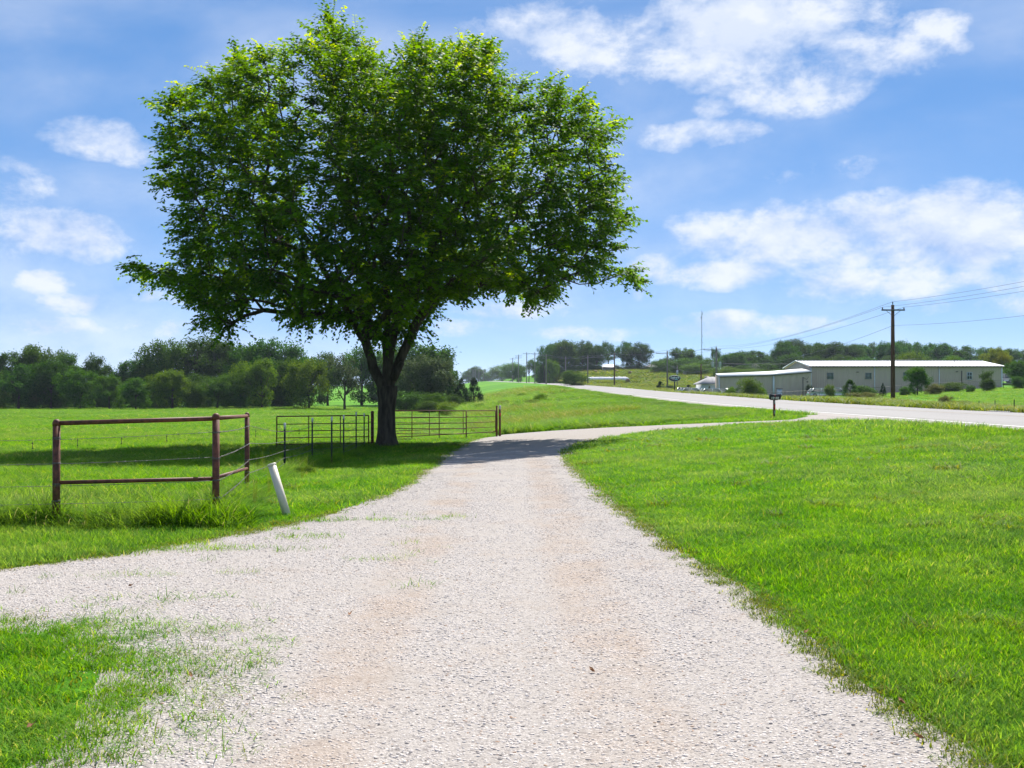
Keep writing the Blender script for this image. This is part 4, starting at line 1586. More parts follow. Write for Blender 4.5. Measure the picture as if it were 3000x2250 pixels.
POLES = []
P0 = utility_pole(2616, 103, 893, 'pole_wood', 2.2, .19, 'dark brown wooden utility pole standing in grass before the metal building')
Pn = [p + Vector((1.5, -60, -.25)) for p in P0]
for i, (a, b) in enumerate(zip(P0, Pn)):
    span(a, b, .55 if i < 3 else .75, .012, 'overhead wire rising from the brown pole past the frame', 'wires beyond the brown utility pole')
PA = utility_pole(2099, 226, 1018, 'pole_grey', 3.6, .2, 'grey utility pole carrying two transformer cans beside the low shed', -.9, 0, 2)
PB = utility_pole(1955, 272, 1029, 'pole_grey', 3.0, .19, 'grey utility pole beside the black oval sign', -1.4)
PC = utility_pole(1800, 291, 1033, 'pole_wood', 2.4, .18, 'brown utility pole in front of the white bale row', -.8)
PD = utility_pole(1722, 338, 1042, 'pole_grey', 3.2, .19, 'grey utility pole at the end of the white bale row')
PE = utility_pole(1657, 372, 1045, 'pole_grey', 3.4, .2, 'grey utility pole behind the round roadside bush')
PF = utility_pole(1600, 400, 1038, 'pole_grey', 2.6, .2, 'utility pole before the hill oaks, far side of the highway', 0, 0, 0, None, True)
gp = 'poles along the far bend of the highway'
lb = 'distant utility pole on the bend of the highway'
PG = utility_pole(1567, 470, 1033, 'pole_grey', 3.2, .2, lb, group=gp)
PH = utility_pole(1543, 520, 1033, 'pole_grey', 3.4, .2, lb, group=gp)
PI = utility_pole(1519, 575, 1040, 'pole_grey', 3.6, .21, lb, group=gp, second=True)
PJ = utility_pole(1502, 640, 1049, 'pole_grey', 3.6, .21, lb, group=gp)
for i, (px, ty, d) in enumerate(((1417, 1086, 860), (1403, 1080, 880), (1392, 1082, 900), (1386, 1082, 930))):
    utility_pole(px, d, ty, 'pole_grey', 2.6, .24, 'hazy utility pole at the far end of the highway', group='hazy poles at the end of the highway')
PN = ['brown pole', 'transformer pole', 'pole by the oval sign', 'pole before the bale row', 'pole at bale row end', 'pole behind the round bush', 'double armed pole', 'nearest bend pole', 'second bend pole', 'third bend pole', 'last bend pole']
seq = [P0, PA, PB, PC, PD, PE, PF, PG, PH, PI, PJ]
for k_, (p, q) in enumerate(zip(seq[:-1], seq[1:])):
    for i in range(4):
        ln = (q[i] - p[i]).length
        span(p[i], q[i], .006 * ln + .4 + (.6 if i == 3 else 0), .014 if k_ == 0 else .019, 'overhead wire from the %s to the %s' % (PN[k_], PN[k_ + 1]))
# service drops
PS = utility_pole(2054, 214, 1066, 'pole_wood', 0, .15, 'short brown service pole before the small white garage')
PT = utility_pole(1984, 262, 1070, 'pole_grey', 0, .10, 'slim grey pole with a meter box beside the oval sign')
o = [q for q in bpy.data.objects if q.get('label') == 'slim grey pole with a meter box beside the oval sign'][0]
MB().box((0, -.2, 4.1), (.42, .25, .9)).build('meter_box', 'trim_white', o)
span(PA[3], PS[1] - Vector((0, 0, .2)), .3, .02, 'service wire running from the transformer pole to the service pole', 'service wires near the shed')
span(PB[3] - Vector((0, 0, 1.2)), PA[3] - Vector((0, 0, .9)), 1.6, .025, 'slack service cable below the main wires', 'service wires near the shed')
span(PC[3] - Vector((0, 0, .8)), PB[3] - Vector((0, 0, 1.6)), 2.2, .025, 'slack service cable below the main wires', 'service wires near the shed')
span(PA[3] - Vector((0, 0, .3)), at(2700, 1050, 205), .5, .022, 'service wire passing behind the metal building roof', 'service wires near the shed')

# guyed radio mast on the skyline
def build_mast():
    d = 620.0
    x = (2056 - 1500) / FPX * d
    z0 = gz(x, d)
    H = at(2056, 908, d).z - z0
    t = thing('radio_mast', (x, d, z0), 'tall thin radio mast rising above the hillside trees', 'mast')
    w = .24
    leg = [(w * math.cos(a), w * math.sin(a)) for a in (R(90), R(210), R(330))]
    for lx, ly in leg:
        MB().tube([(lx, ly, 0), (lx, ly, H - 3)], .06, 5).build('leg', 'steel_mast', t)
    lac = MB()
    n = int((H - 3) / 1.4)
    for i in range(n):
        za, zb = i * 1.4, (i + 1) * 1.4
        for j in range(3):
            a, b = leg[j], leg[(j + 1) % 3]
            lac.tube([(*a, za), (*b, zb)], .035, 3)
    lac.build('lattice', 'steel_mast', t)
    MB().tube([(0, 0, H - 3.2), (0, 0, H)], .10, 6).build('tip', 'steel_mast', t)
    for zz, sx in ((H - 2.0, .35), (H - 4.4, -.35), (H * .60, .5), (H * .50, .6)):
        MB().lathe([(.10, -.9 if zz > H * .8 else -.4), (.16, 0), (.10, .9 if zz > H * .8 else .4)], 8, (sx, 0, zz)).build('antenna', 'steel_mast', t)
    for a in (R(80), R(200), R(320)):
        for f in (.55, .95):
            MB().tube([(0, 0, H * f), (H * .28 * math.cos(a), H * .28 * math.sin(a), 0)], .012, 3).build('guy_wire', 'conductor', t)


build_mast()

# ------------------------------------------------------------------ buildings
def ribbed_panel(w, h, ribs=3, proud=.03):
    """one sheet of wall cladding: a shallow pan with raised ribs, outer face towards -y, foot at z = 0"""
    prof = [(0, 0)]
    for i in range(ribs):
        c = w * (i + .5) / ribs
        prof += [(c - .09, 0), (c - .05, -proud), (c + .05, -proud), (c + .09, 0)]
    prof += [(w - .004, 0)]
    n = len(prof)
    V = [(x, y, 0) for x, y in prof] + [(x, y, h) for x, y in prof]
    q = [(i, i + 1, i + 1 + n, i + n) for i in range(n - 1)]
    return V, q


def build_warehouse():
    x0, x1, y0, y1 = 52.0, 85.2, 190.0, 208.0
    zb, ze, zr = .3, 6.3, 7.42
    org = Vector((x0, y0, zb))
    t = thing('metal_warehouse', org, 'long beige ribbed metal building with white gable roof', 'building')
    L, W, H, HR = x1 - x0, y1 - y0, ze - zb, zr - zb
    n = 36
    pw = L / n
    V, q = ribbed_panel(pw, H)
    me = mesh_arrays('wall_panel', V, [np.array(q)], ['siding'])
    for i in range(n):
        link('wall_panel', me, t, (i * pw, 0, 0))
    mb = MB(); mb.box((L / 2, W / 2 + .05, H / 2 - .02), (L - .1, W - .1, H - .06))
    mb.build('frame_core', 'siding', t)
    # left gable end, panel by panel
    ng = 18
    for i in range(ng):
        a, b = i * W / ng, (i + 1) * W / ng - .01
        ha = H + (HR - H) * (1 - abs(a - W / 2) / (W / 2)); hb = H + (HR - H) * (1 - abs(b - W / 2) / (W / 2))
        m = MB(); m.add([(-.03, a, 0), (-.03, b, 0), (-.03, b, hb), (-.03, a, ha), (.02, a, 0), (.02, b, 0), (.02, b, hb), (.02, a, ha)],
                        [(0, 3, 2, 1), (4, 5, 6, 7), (0, 1, 5, 4), (1, 2, 6, 5), (2, 3, 7, 6), (3, 0, 4, 7)])
        m.box((-.05, (a + b) / 2, H / 2), (.05, .12, H * .999))
        m.build('gable_panel', 'siding_light', t)
    m = MB(); m.extrude([(0, 0), (W, 0), (W, H), (W / 2, HR), (0, H)], L - .02, L + .03, 'x'); m.build('gable_wall', 'siding', t)
    # roof: two ribbed slopes
    nr = 56
    rf = MB()
    for sgn, ya, yb in ((1, -.35, W / 2), (-1, W + .35, W / 2)):
        slope = (HR - H) / (W / 2)
        za = H - .35 * slope + .05; zb_ = HR + .05
        V, q = [], []
        xs_ = np.linspace(-.35, L + .35, nr * 4 + 1)
        for i, xx in enumerate(xs_):
            up = .05 if i % 4 == 0 else 0
            V += [(xx, ya, za + up), (xx, yb, zb_ + up)]
        for i in range(len(xs_) - 1):
            q.append((2 * i, 2 * i + 2, 2 * i + 3, 2 * i + 1) if sgn > 0 else (2 * i, 2 * i + 1, 2 * i + 3, 2 * i + 2))
        rf.add(V, q)
    ro = rf.build('roof', 'metal_roof', t)
    MB().box((L / 2, W / 2, HR + .12), (L + .7, .5, .06)).build('ridge_cap', 'metal_roof', ro)
    MB().lathe([(.07, 0), (.07, .7), (.12, .72), (.12, .8)], 10, (L * .79, W * .16, H + .15)).build('vent_pipe', 'hardware', ro)
    MB().box((L / 2, -.36, H - .12), (L + .74, .06, .20)).build('eave_trim', 'trim_dark', t)
    for s in (0, 1):
        ya, yb = (-.3, W / 2) if s == 0 else (W / 2, W + .3)
        za, zb_ = (H - .1, HR - .02) if s == 0 else (HR - .02, H - .1)
        MB().add([(-.40, ya, za), (-.40, yb, zb_), (-.40, yb, zb_ + .2), (-.40, ya, za + .2), (-.34, ya, za), (-.34, yb, zb_), (-.34, yb, zb_ + .2), (-.34, ya, za + .2)],
                 [(0, 3, 2, 1), (4, 5, 6, 7), (0, 1, 5, 4), (1, 2, 6, 5), (2, 3, 7, 6), (3, 0, 4, 7)]).build('rake_trim', 'trim_white', t)
    for xx in (.0, L - .02):
        MB().box((xx, -.05, H / 2), (.22, .12, H)).build('corner_trim', 'trim_white', t)
    for px in (2562, 2751):
        xx = (px - 1500) / FPX * y0 - x0
        MB().box((xx, -.10, H / 2), (.13, .10, H)).build('downspout', 'trim_white', t)
    for px, w, h, ty, m in ((2432, 1.0, 1.0, 1093, 'window_grey'), (2544, 1.0, 1.0, 1093, 'window_grey'), (2655, 1.0, 1.0, 1091, 'window_grey'), (2840, .85, 1.2, 1091, 'trim_white')):
        xx = (px - 1500) / FPX * y0 - x0
        zt = at(px, ty, y0).z - zb
        f = MB()
        for dx, dz, sx, sz in ((0, 0, w + .12, .09), (0, -h, w + .12, .09), (-w / 2, -h / 2, .08, h), (w / 2, -h / 2, .08, h)):
            f.box((xx + dx, -.09, zt + dz), (sx, .08, sz))
        wd = f.build('window', m, t)
        MB().box((xx, -.05, zt - h / 2), (w, .03, h)).build('pane', 'glass_dark' if m == 'trim_white' else 'window_grey', wd)
        mb = MB()
        if m == 'trim_white':
            mb.box((xx, -.08, zt - h / 2), (w, .05, .07)).box((xx, -.08, zt - h / 2), (.05, .05, h))
        else:
            for j in range(7):
                mb.box((xx, -.075, zt - h * (j + .7) / 7.5), (w - .06, .03, .05))
        mb.build('glazing_bars' if m == 'trim_white' else 'louvre', m if m == 'trim_white' else 'glass_dark', wd)
    for px, ty in ((2512, 1090), (2803, 1089)):
        p = at(px, ty, y0) - org
        MB().box((p.x, -.12, p.z), (.35, .18, .14)).build('wall_lamp', 'trim_dark', t)
    xx = (2817 - 1500) / FPX * y0 - x0
    MB().box((xx, -.09, H - 1.9), (.12, .10, 2.2)).build('conduit', 'trim_dark', t)
    return t


build_warehouse()


def build_annex():
    y0 = 187.0
    xa, xb, xc = [(px - 1500) / FPX * y0 for px in (2107, 2266, 2377)]
    zb = .3
    za, zm, zc = at(2107, 1104, y0).z - zb, at(2266, 1099, y0).z - zb, at(2377, 1090, y0).z - zb
    org = Vector((xa, y0, zb))
    t = thing('metal_annex', org, 'lower beige metal shed with white sloping roof joined to the long building', 'building')
    xm, xe = xb - xa, xc - xa
    def htop(x):
        return np.interp(x, [0, xm, xe], [za, zm, zc])
    n = 17
    for i in range(n):
        a, b = i * xe / n, (i + 1) * xe / n - .01
        m = MB()
        pr = [(a, 0), (a + (b - a) * .3, 0), (a + (b - a) * .38, -.04), (a + (b - a) * .62, -.04), (a + (b - a) * .7, 0), (b, 0)]
        k = len(pr)
        V = [(x, y, 0) for x, y in pr] + [(x, y, float(htop(x))) for x, y in pr]
        m.add(V, [(j, j + 1, j + 1 + k, j + k) for j in range(k - 1)])
        m.build('wall_panel', 'siding', t)
    D = 6.5
    rise = .65
    m = MB()
    V = []
    for x in (0, xm, xe):
        h = float(htop(x))
        V += [(x - .15, -.3, h + .02), (x + .6, D, h + rise if x > 0 else h + .55), (x - .15, -.3, h + .16), (x + .6, D, h + rise + .12 if x > 0 else h + .67)]
    q = []
    for i in (0, 4):
        q += [(i + 2, i + 6, i + 7, i + 3), (i, i + 1, i + 5, i + 4), (i, i + 4, i + 6, i + 2), (i + 1, i + 3, i + 7, i + 5)]
    q += [(0, 2, 3, 1), (8, 9, 11, 10)]
    m.add(V, q).build('roof', 'metal_roof', t)
    m = MB()
    V = []
    for x in (0.03, xm, xe):
        V += [(x, .05, 0), (x + .5, D - .1, 0), (x + .5, D - .1, float(htop(x)) + .4), (x, .05, float(htop(x)))]
    q = [(0, 1, 2, 3), (8, 11, 10, 9)]
    for i in (0, 4):
        q += [(i + 1, i + 5, i + 6, i + 2), (i, i + 3, i + 7, i + 4)]
    m.add(V, q).build('side_wall', 'siding', t)
    MB().box((xm, -.10, zm / 2), (.30, .14, zm)).build('downspout', 'trim_white', t)
    MB().box((0, -.02, za / 2), (.16, .12, za)).build('corner_trim', 'trim_white', t)
    for i, (pa, pb) in enumerate(((0, xm), (xm, xe))):
        ha, hb = float(htop(pa)), float(htop(pb))
        MB().add([(pa, -.34, ha - .12), (pb, -.34, hb - .12), (pb, -.34, hb + .03), (pa, -.34, ha + .03), (pa, -.29, ha - .12), (pb, -.29, hb - .12), (pb, -.29, hb + .03), (pa, -.29, ha + .03)],
                 [(0, 1, 2, 3), (7, 6, 5, 4), (0, 4, 5, 1), (3, 2, 6, 7), (0, 3, 7, 4), (1, 5, 6, 2)]).build('eave_trim', 'trim_dark', t)
    p = at(2283, 1140, y0) - org
    d = MB().box((p.x, -.06, p.z - 1.05), (.95, .10, 2.1)).build('door', 'white_wall', t)
    MB().box((p.x, -.10, p.z + .05), (1.15, .12, .1)).build('door_head', 'trim_dark', d)
    MB().box((p.x + .36, -.13, p.z - 1.05), (.06, .05, .12)).build('handle', 'hardware', d)
    p = at(2352, 1105, y0) - org
    m = MB().box((p.x, -.10, p.z - 1.7), (.12, .12, 3.4)); m.tube([(p.x, -.15, p.z), (p.x + .6, -.15, p.z - .4), (p.x + 1.0, -.15, p.z + .1)], .04, 5)
    m.build('conduit', 'trim_dark', t)
    MB().box((p.x + .75, -.12, p.z - .8), (.25, .15, .2)).build('wall_lamp', 'trim_dark', t)


build_annex()


def hip_house(name, px0, px1, ey, ry, d, dep, wall_h, label, roof_m, wall_m, ridge=.3, over=.4, ground_z=None, windows=0):
    x0, x1 = (px0 - 1500) / FPX * d, (px1 - 1500) / FPX * d
    ze, zr = at(0, ey, d).z, at(0, ry, d + dep / 2).z
    zb = ze - wall_h
    org = Vector(((x0 + x1) / 2, d, zb))
    t = thing(name, org, label, 'building')
    W = x1 - x0; hw = W / 2
    MB().box((0, dep / 2, wall_h / 2 - .5), (W - 2 * over, dep - 2 * over, wall_h + 1.0 - .02)).build('wall', wall_m, t)
    rl = hw * ridge
    H = zr - zb
    V = [(-hw, 0, wall_h), (hw, 0, wall_h), (hw, dep, wall_h), (-hw, dep, wall_h), (-rl, dep / 2, H), (rl, dep / 2, H),
         (-hw, 0, wall_h - .15), (hw, 0, wall_h - .15), (hw, dep, wall_h - .15), (-hw, dep, wall_h - .15)]
    MB().add(V, [(0, 1, 5, 4), (2, 3, 4, 5), (0, 6, 7, 1), (1, 7, 8, 2), (2, 8, 9, 3), (3, 9, 6, 0), (6, 9, 8, 7)], [(1, 2, 5), (3, 0, 4)]).build('roof', roof_m, t)
    for i in range(windows):
        xx = -hw + W * (i + 1) / (windows + 1)
        w = MB().box((xx, over - .05, wall_h * .6), (1.1, .1, 1.3)).build('window', 'trim_white', t)
        MB().box((xx, over - .09, wall_h * .6), (.9, .06, 1.1)).build('pane', 'glass_dark', w)
    return t


gr = hip_house('garage', 2054, 2140, 1123.5, 1104, 204, 9.0, 2.8, 'small pale garage with grey hip roof beside the low shed', 'shingle_grey', 'white_wall', .2)
MB().box((1.2, .32, 1.1), (2.6, .1, 2.2)).build('garage_door', 'white_wall', gr)
for i in range(4):
    MB().box((1.2, .26, .35 + i * .5), (2.5, .03, .44)).build('door_panel', 'white_wall', [c for c in gr.children if c.name.startswith('garage_door')][0])
hip_house('house', 2168, 2262, 1087, 1066, 400, 13, 2.7, 'house with dark hip roof beyond the sheds, larger of two', 'shingle_dark', 'old_board', .25, windows=3)
hip_house('house', 2118, 2180, 1085, 1068, 410, 11, 2.7, 'house with dark hip roof beyond the sheds, smaller of two', 'shingle_dark', 'old_board', .2, windows=2)
hip_house('house', 1884, 1945, 1080, 1067, 480, 11, 2.7, 'house with brownish hip roof among the hill trees', 'shingle_grey', 'old_board', .2, windows=2)


def build_barn():
    d = 455.0
    x0, x1 = (1768 - 1500) / FPX * d, (1800 - 1500) / FPX * d
    zb = gz((x0 + x1) / 2, d) - .2
    ze, zr = at(0, 1075, d).z - zb, at(0, 1067, d).z - zb
    t = thing('farm_shed', (x0, d, zb), 'grey farm shed with shiny white roof under the hill oaks', 'building')
    W = x1 - x0
    MB().box((W / 2, 2.5, ze / 2), (W, 5, ze)).build('wall', 'old_board', t)
    MB().add([(-.2, -.3, ze), (W + .2, -.3, ze), (W + .2, 2.5, zr), (-.2, 2.5, zr), (W + .2, 5.3, ze), (-.2, 5.3, ze)], [(0, 1, 2, 3), (3, 2, 4, 5)], [(1, 4, 2), (0, 3, 5)]).build('roof', 'metal_roof', t)
    MB().box((W * .3, -.03, ze * .4), (1.6, .08, ze * .75)).build('door', 'trim_dark', t)


build_barn()

# ------------------------------------------------------------------ chain link fence by the sheds
def chain_fence(pts, label, h=1.25):
    org = pts[0].copy()
    t = thing('chain_link_fence', org, label, 'fence')
    rail = MB(); rail.tube([p - org for p in pts], .035, 6)
    rail.build('top_rail', 'galv_wire', t)
    for a, b in zip(pts[:-1], pts[1:]):
        n = max(1, int((b - a).length / 3.2))
        for i in range(n + (1 if b is pts[-1] else 0)):
            p = a.lerp(b, i / n) - org
            MB().tube([p - Vector((0, 0, h + .3)), p + Vector((0, 0, .06))], .04, 6).build('post', 'tpost_green' if i % 2 else 'galv_wire', t)
        net = MB()
        ln = (b - a).length
        k = int(ln / .45)
        for i in range(k):
            p = a.lerp(b, i / k) - org; q = a.lerp(b, min(1, (i + 2) / k)) - org
            net.tube([p, q - Vector((0, 0, h))], .008, 3, caps=False)
            net.tube([p - Vector((0, 0, h)), q], .008, 3, caps=False)
        net.build('mesh_panel', 'galv_wire', t)


chain_fence([at(2225, 1152, 170), at(2300, 1148, 170), at(2400, 1143.5, 170), at(2470, 1141, 171)], 'galvanised chain link fence in front of the low metal shed')
chain_fence([at(2548, 1137, 172), at(2640, 1130, 173), at(2760, 1122, 176), at(2940, 1113, 180)], 'galvanised chain link fence overgrown with vines before the long building')

# steel posts in the grass across the highway
for px, ty, by in ((2868, 1174, 1197), (2915, 1172, 1203), (2971, 1170, 1208)):
    g = U(px, by)
    h = CAM_H + (HOR - ty) / FPX * g.y - g.z
    t = thing('steel_post', g, 'dark steel fence post in the grass across the highway', 'fence post', 'steel posts across the highway')
    MB().box((0, 0, h / 2 - .15), (.05, .01, h + .3)).box((0, .02, h / 2 - .15), (.01, .04, h + .3)).build('shaft', 'tpost_green', t)
    m = MB()
    for i in range(6):
        m.box((0, -.01, h * (.3 + .1 * i)), (.02, .02, .03))
    m.build('studs', 'tpost_green', t)
# corrugated black pipe end at the far kerb
a, b = U(2896, 1211), U(2962, 1214)
a.z = gz(a.x, a.y) + .05; b.z = gz(b.x, b.y) + .05
t = thing('culvert_pipe', a, 'black ribbed plastic strip lying in grass at the far road edge', 'pipe')
n = 26
MB().tube([(b - a) * (i / n) for i in range(n + 1)], [.07 if i % 2 else .10 for i in range(n + 1)], 10).build('pipe', 'black_plastic', t, smooth=True)

# ------------------------------------------------------------------ oval sign
def build_sign():
    d = 232.0
    x = (1976.5 - 1500) / FPX * d
    z0 = gz(x, d)
    k = d / FPX
    t = thing('oval_sign', (x, d, z0), 'black oval shop sign with white script on a dark post', 'sign')
    zc = at(0, 1108.5, d).z - z0
    a, b = 17 * k, 8.3 * k
    MB().box((-.0, .1, zc / 2 - .2), (.22, .22, zc + .4)).build('post', 'tpost_green', t)
    V = [(a * math.cos(i * math.pi / 20), b * math.sin(i * math.pi / 20)) for i in range(40)]
    bd = MB().extrude([(u, v + zc) for u, v in V], -.12, .05).build('board', 'sign_black', t)
    rim = MB()
    rim.tube([(u * 1.01, -.10, v * 1.02 + zc) for u, v in V + V[:1]], .05, 6)
    rim.build('rim', 'can_grey', bd)
    o = link('lettering', text_mesh("Luber's", 1.02 * b, .35, .01, 'lettering', 'sign_white', .03), bd, (0.0, -.14, zc + .30 * b)); o.rotation_euler = (R(90), 0, 0)
    MB().box((0, -.13, zc - .02), (1.6 * a, .02, .05)).build('rule', 'can_grey', bd)
    MB().box((-.27 * a, -.13, zc - .33 * b), (.46 * a, .02, .34 * b)).build('name_plate', 'sign_rose', bd)
    MB().box((.27 * a, -.13, zc - .33 * b), (.5 * a, .02, .34 * b)).build('name_plate', 'sign_blue', bd)


build_sign()

# ------------------------------------------------------------------ bales
def bale_mesh(m, seed, r=.75, w=1.3):
    g = np.random.default_rng(seed)
    prof = [(.05, -w / 2), (r * .6, -w / 2 - .02), (r * .92, -w / 2), (r, -w / 2 + .1), (r * 1.01, -w / 4), (r * .99, 0), (r * 1.01, w / 4), (r, w / 2 - .1), (r * .92, w / 2), (r * .6, w / 2 + .02), (.05, w / 2)]
    mb = MB().lathe(prof, 22, (0, 0, 0), 'x')
    V = np.concatenate(mb.v); V += g.normal(0, .018, V.shape); V[:, 2] *= .94
    mb.v = [V]
    return mb.mesh('bale', m, True)


bm_a, bm_b = bale_mesh('straw', 1), bale_mesh('straw_pale', 2)
for px, by, me, rz, lbl in ((1745, 1094.5, bm_a, .3, 'round hay bale on the hill meadow left of the brown pole'), (1806, 1094, bm_a, .8, 'round hay bale peeping out beside the brown utility pole'),
                            (1846, 1098, bm_a, 1.2, 'round hay bale on the meadow under the right hand oak'), (1839, 1123, bm_a, 1.5, 'dark round bale at the end of the white bale row'),
                            (1997, 1094, bm_b, .4, 'pale topped bale above the oval sign, upper of two'), (2008, 1099, bm_b, .9, 'pale topped bale above the oval sign, lower of two'),
                            (2071, 1114, bm_b, .6, 'pale round bale behind the garage bush'), (1985, 1090, bm_a, 1.0, 'small dark bale by the hedge behind the oval sign')):
    p = U(px, by)
    tt = thing('hay_bale', (p.x, p.y, p.z + .66), lbl, 'hay bale')
    o = link('bale', me, tt); o.rotation_euler = (0, 0, rz); o.scale = (1.0,) * 3
    MB().lathe([(.765, -.45), (.765, -.41)], 22, axis='x').lathe([(.765, .41), (.765, .45)], 22, axis='x').build('twine', 'straw_pale', o)


def build_tube():
    p0, p1 = U(1724, 1118), U(1838, 1118.5)
    L = (p1 - p0).length
    r = (1117 - 1103) * p0.y / FPX / 2
    t = thing('wrapped_bale_row', p0, 'long row of bales in white plastic wrap on the mown field', 'bale row')
    n = max(8, int(L / 1.3))
    ang = math.atan2((p1 - p0).y, (p1 - p0).x)
    g = np.random.default_rng(5)
    for i in range(n):
        w = L / n
        rr = r * (1 + g.normal(0, .02)) * (.86 if i == n - 1 else 1)
        c = (p0.lerp(p1, (i + .5) / n) - p0)
        mb = MB().lathe([(.05, -w / 2), (rr * .85, -w / 2 - .03), (rr * .97, -w / 2 + .05), (rr, -w / 6), (rr * .99, w / 6), (rr * .97, w / 2 - .05), (rr * .85, w / 2 + .03), (.05, w / 2)], 20, axis='x')
        V = np.concatenate(mb.v); V += g.normal(0, .02, V.shape); mb.v = [V]
        o = mb.build('wrapped_bale', 'wrap_white', t, (c.x, c.y, c.z + rr * .9), smooth=True)
        o.rotation_euler = (0, 0, ang)


build_tube()

# farm track on the hill
p = [U(px, 1113.5) for px in (1842, 1890, 1940, 1958)]
V, q = [], []
for i, c in enumerate(p):
    for dy in (-2.0, 2.0):
        V.append((c.x, c.y + dy, gz(c.x, c.y + dy) + .12))
for i in range(len(p) - 1):
    q.append((2 * i, 2 * i + 2, 2 * i + 3, 2 * i + 1))
tag(MB().add(V, q).build('farm_track', 'shoulder'), kind='structure')
# concrete apron right of the long building
p = [U(px, py) for px, py in ((2885, 1131), (3080, 1130))]
MBx = MB().box(((p[0].x + p[1].x) / 2 + 6, p[0].y + 6, gz(p[0].x + 8, p[0].y + 4) + .06), (p[1].x - p[0].x + 22, 12, .25))
tag(MBx.build('concrete_apron', 'concrete'), kind='structure')

# ------------------------------------------------------------------ vehicles
def make_car(loc, rz, paint, label, suv=False, group=None):
    t = thing('parked_car', loc, label, 'car', group, rz)
    L, W = (4.7, 1.85)
    hb, hr = (.95, 1.75) if suv else (.88, 1.45)
    side = [(-L / 2, .35), (-L / 2 + .02, .75), (-L / 2 + .25, hb), (L / 2 - 1.15, hb - .02), (L / 2 - .2, hb - .18), (L / 2, .65), (L / 2 - .03, .35)]
    bd = MB().extrude(side, -W / 2, W / 2).build('body', paint, t)
    cab = [(-L / 2 + .15, hb), (-L / 2 + (.3 if suv else .75), hr), (.55, hr), (1.25, hb - .02)]
    V = []
    for s, ins in ((-1, 1), (1, 1)):
        for (x, z) in cab:
            V.append((x, s * (W / 2 - (.04 if z < hr - .1 else .22)), z))
    MB().add(V, [(0, 1, 2, 3), (7, 6, 5, 4), (0, 4, 5, 1), (1, 5, 6, 2), (2, 6, 7, 3)]).build('windows', 'glass_dark', t)
    x0r, x1r = cab[1][0] - .04, cab[2][0] + .06
    MB().box(((x0r + x1r) / 2, 0, hr + .02), (x1r - x0r, W - .42, .06), 0, .05).build('roof', paint, t)
    pl = MB()
    for s in (-1, 1):
        for (a, b) in ((cab[0], cab[1]), (cab[2], cab[3]), ((-.4, hb), (-.4, hr))):
            pl.tube([(a[0], s * (W / 2 - .03), a[1]), (b[0], s * (W / 2 - .2), b[1])], .05, 5)
    pl.build('pillars', paint, t)
    for x in (-L / 2 + .85, L / 2 - .9):
        for s in (-1, 1):
            w = MB().lathe([(.2, -.1), (.31, -.1), (.335, -.06), (.335, .06), (.31, .1), (.2, .1)], 16, (x, s * (W / 2 - .08), .335), 'y').build('wheel', 'tyre', t)
            MB().lathe([(.02, s * .105), (.2, s * .10), (.2, s * .02)], 12, (x, s * (W / 2 - .08), .335), 'y').build('rim', 'rim', w)
    for s in (-1, 1):
        MB().box((L / 2 - .06, s * .68, .68), (.1, .36, .14)).build('headlight', 'lamp_clear', t)
        MB().box((-L / 2 + .02, s * .72, .72), (.08, .25, .2)).build('tail_light', 'lamp_red', t)
    for s in (-1, 1):
        MB().box((.95, s * (W / 2 + .06), hb + .05), (.12, .16, .12)).build('mirror', paint, t)
    return t


c = U(2962, 1127)
make_car((c.x + .3, c.y + 5, gz(c.x + .3, c.y + 4) + .22), R(170), 'car_white', 'white car parked at the right end of the long building', True)
for i, (px, d, pt, rz, lb_) in enumerate(((2028, 176, 'car_white', R(12), 'white car roof showing over the verge below the sign'), (2090, 168, 'car_white', R(8), 'white car roof showing over the verge before the garage'),
                                          (2118, 172, 'car_silver', R(-20), 'silver car roof showing over the verge beside the transformer pole'), (2003, 182, 'car_silver', R(75), 'silver car parked beyond the verge, left of the white car'),
                                          (2408, 178, 'car_white', R(5), 'white car behind the chain link fence, left of two'), (2448, 178, 'car_white', R(-6), 'white car behind the chain link fence, right of two'))):
    x = (px - 1500) / FPX * d
    make_car((x, d, gz(x, d)), rz, pt, lb_)

# ------------------------------------------------------------------ fallen leaves on the drive
for px, py, r_ in ((385, 1730, .3), (1026, 1815, 1.2), (560, 2000, 2.0), (2360, 1870, .7), (2640, 2080, 1.9), (2690, 2185, 2.6), (95, 2150, .9), (1735, 1985, 2.2)):
    p = U(px, py)
    s = .024
    V = [(-s, 0, .012), (-s * .4, s * .45, .03), (s * .5, s * .4, .02), (s * 1.2, 0, .035), (s * .5, -s * .4, .03), (-s * .4, -s * .45, .015), (0, 0, .01)]
    o = MB().add(V, None, [(6, 0, 5), (6, 5, 4), (6, 4, 3), (6, 3, 2), (6, 2, 1), (6, 1, 0)]).build('fallen_leaf', 'brown_leaf', None, (p.x, p.y, p.z + .03))
    o.rotation_euler = (0, 0, r_)
    tag(o, 'curled dry brown leaf lying at the drive', 'leaf', 'dry leaves on the drive')

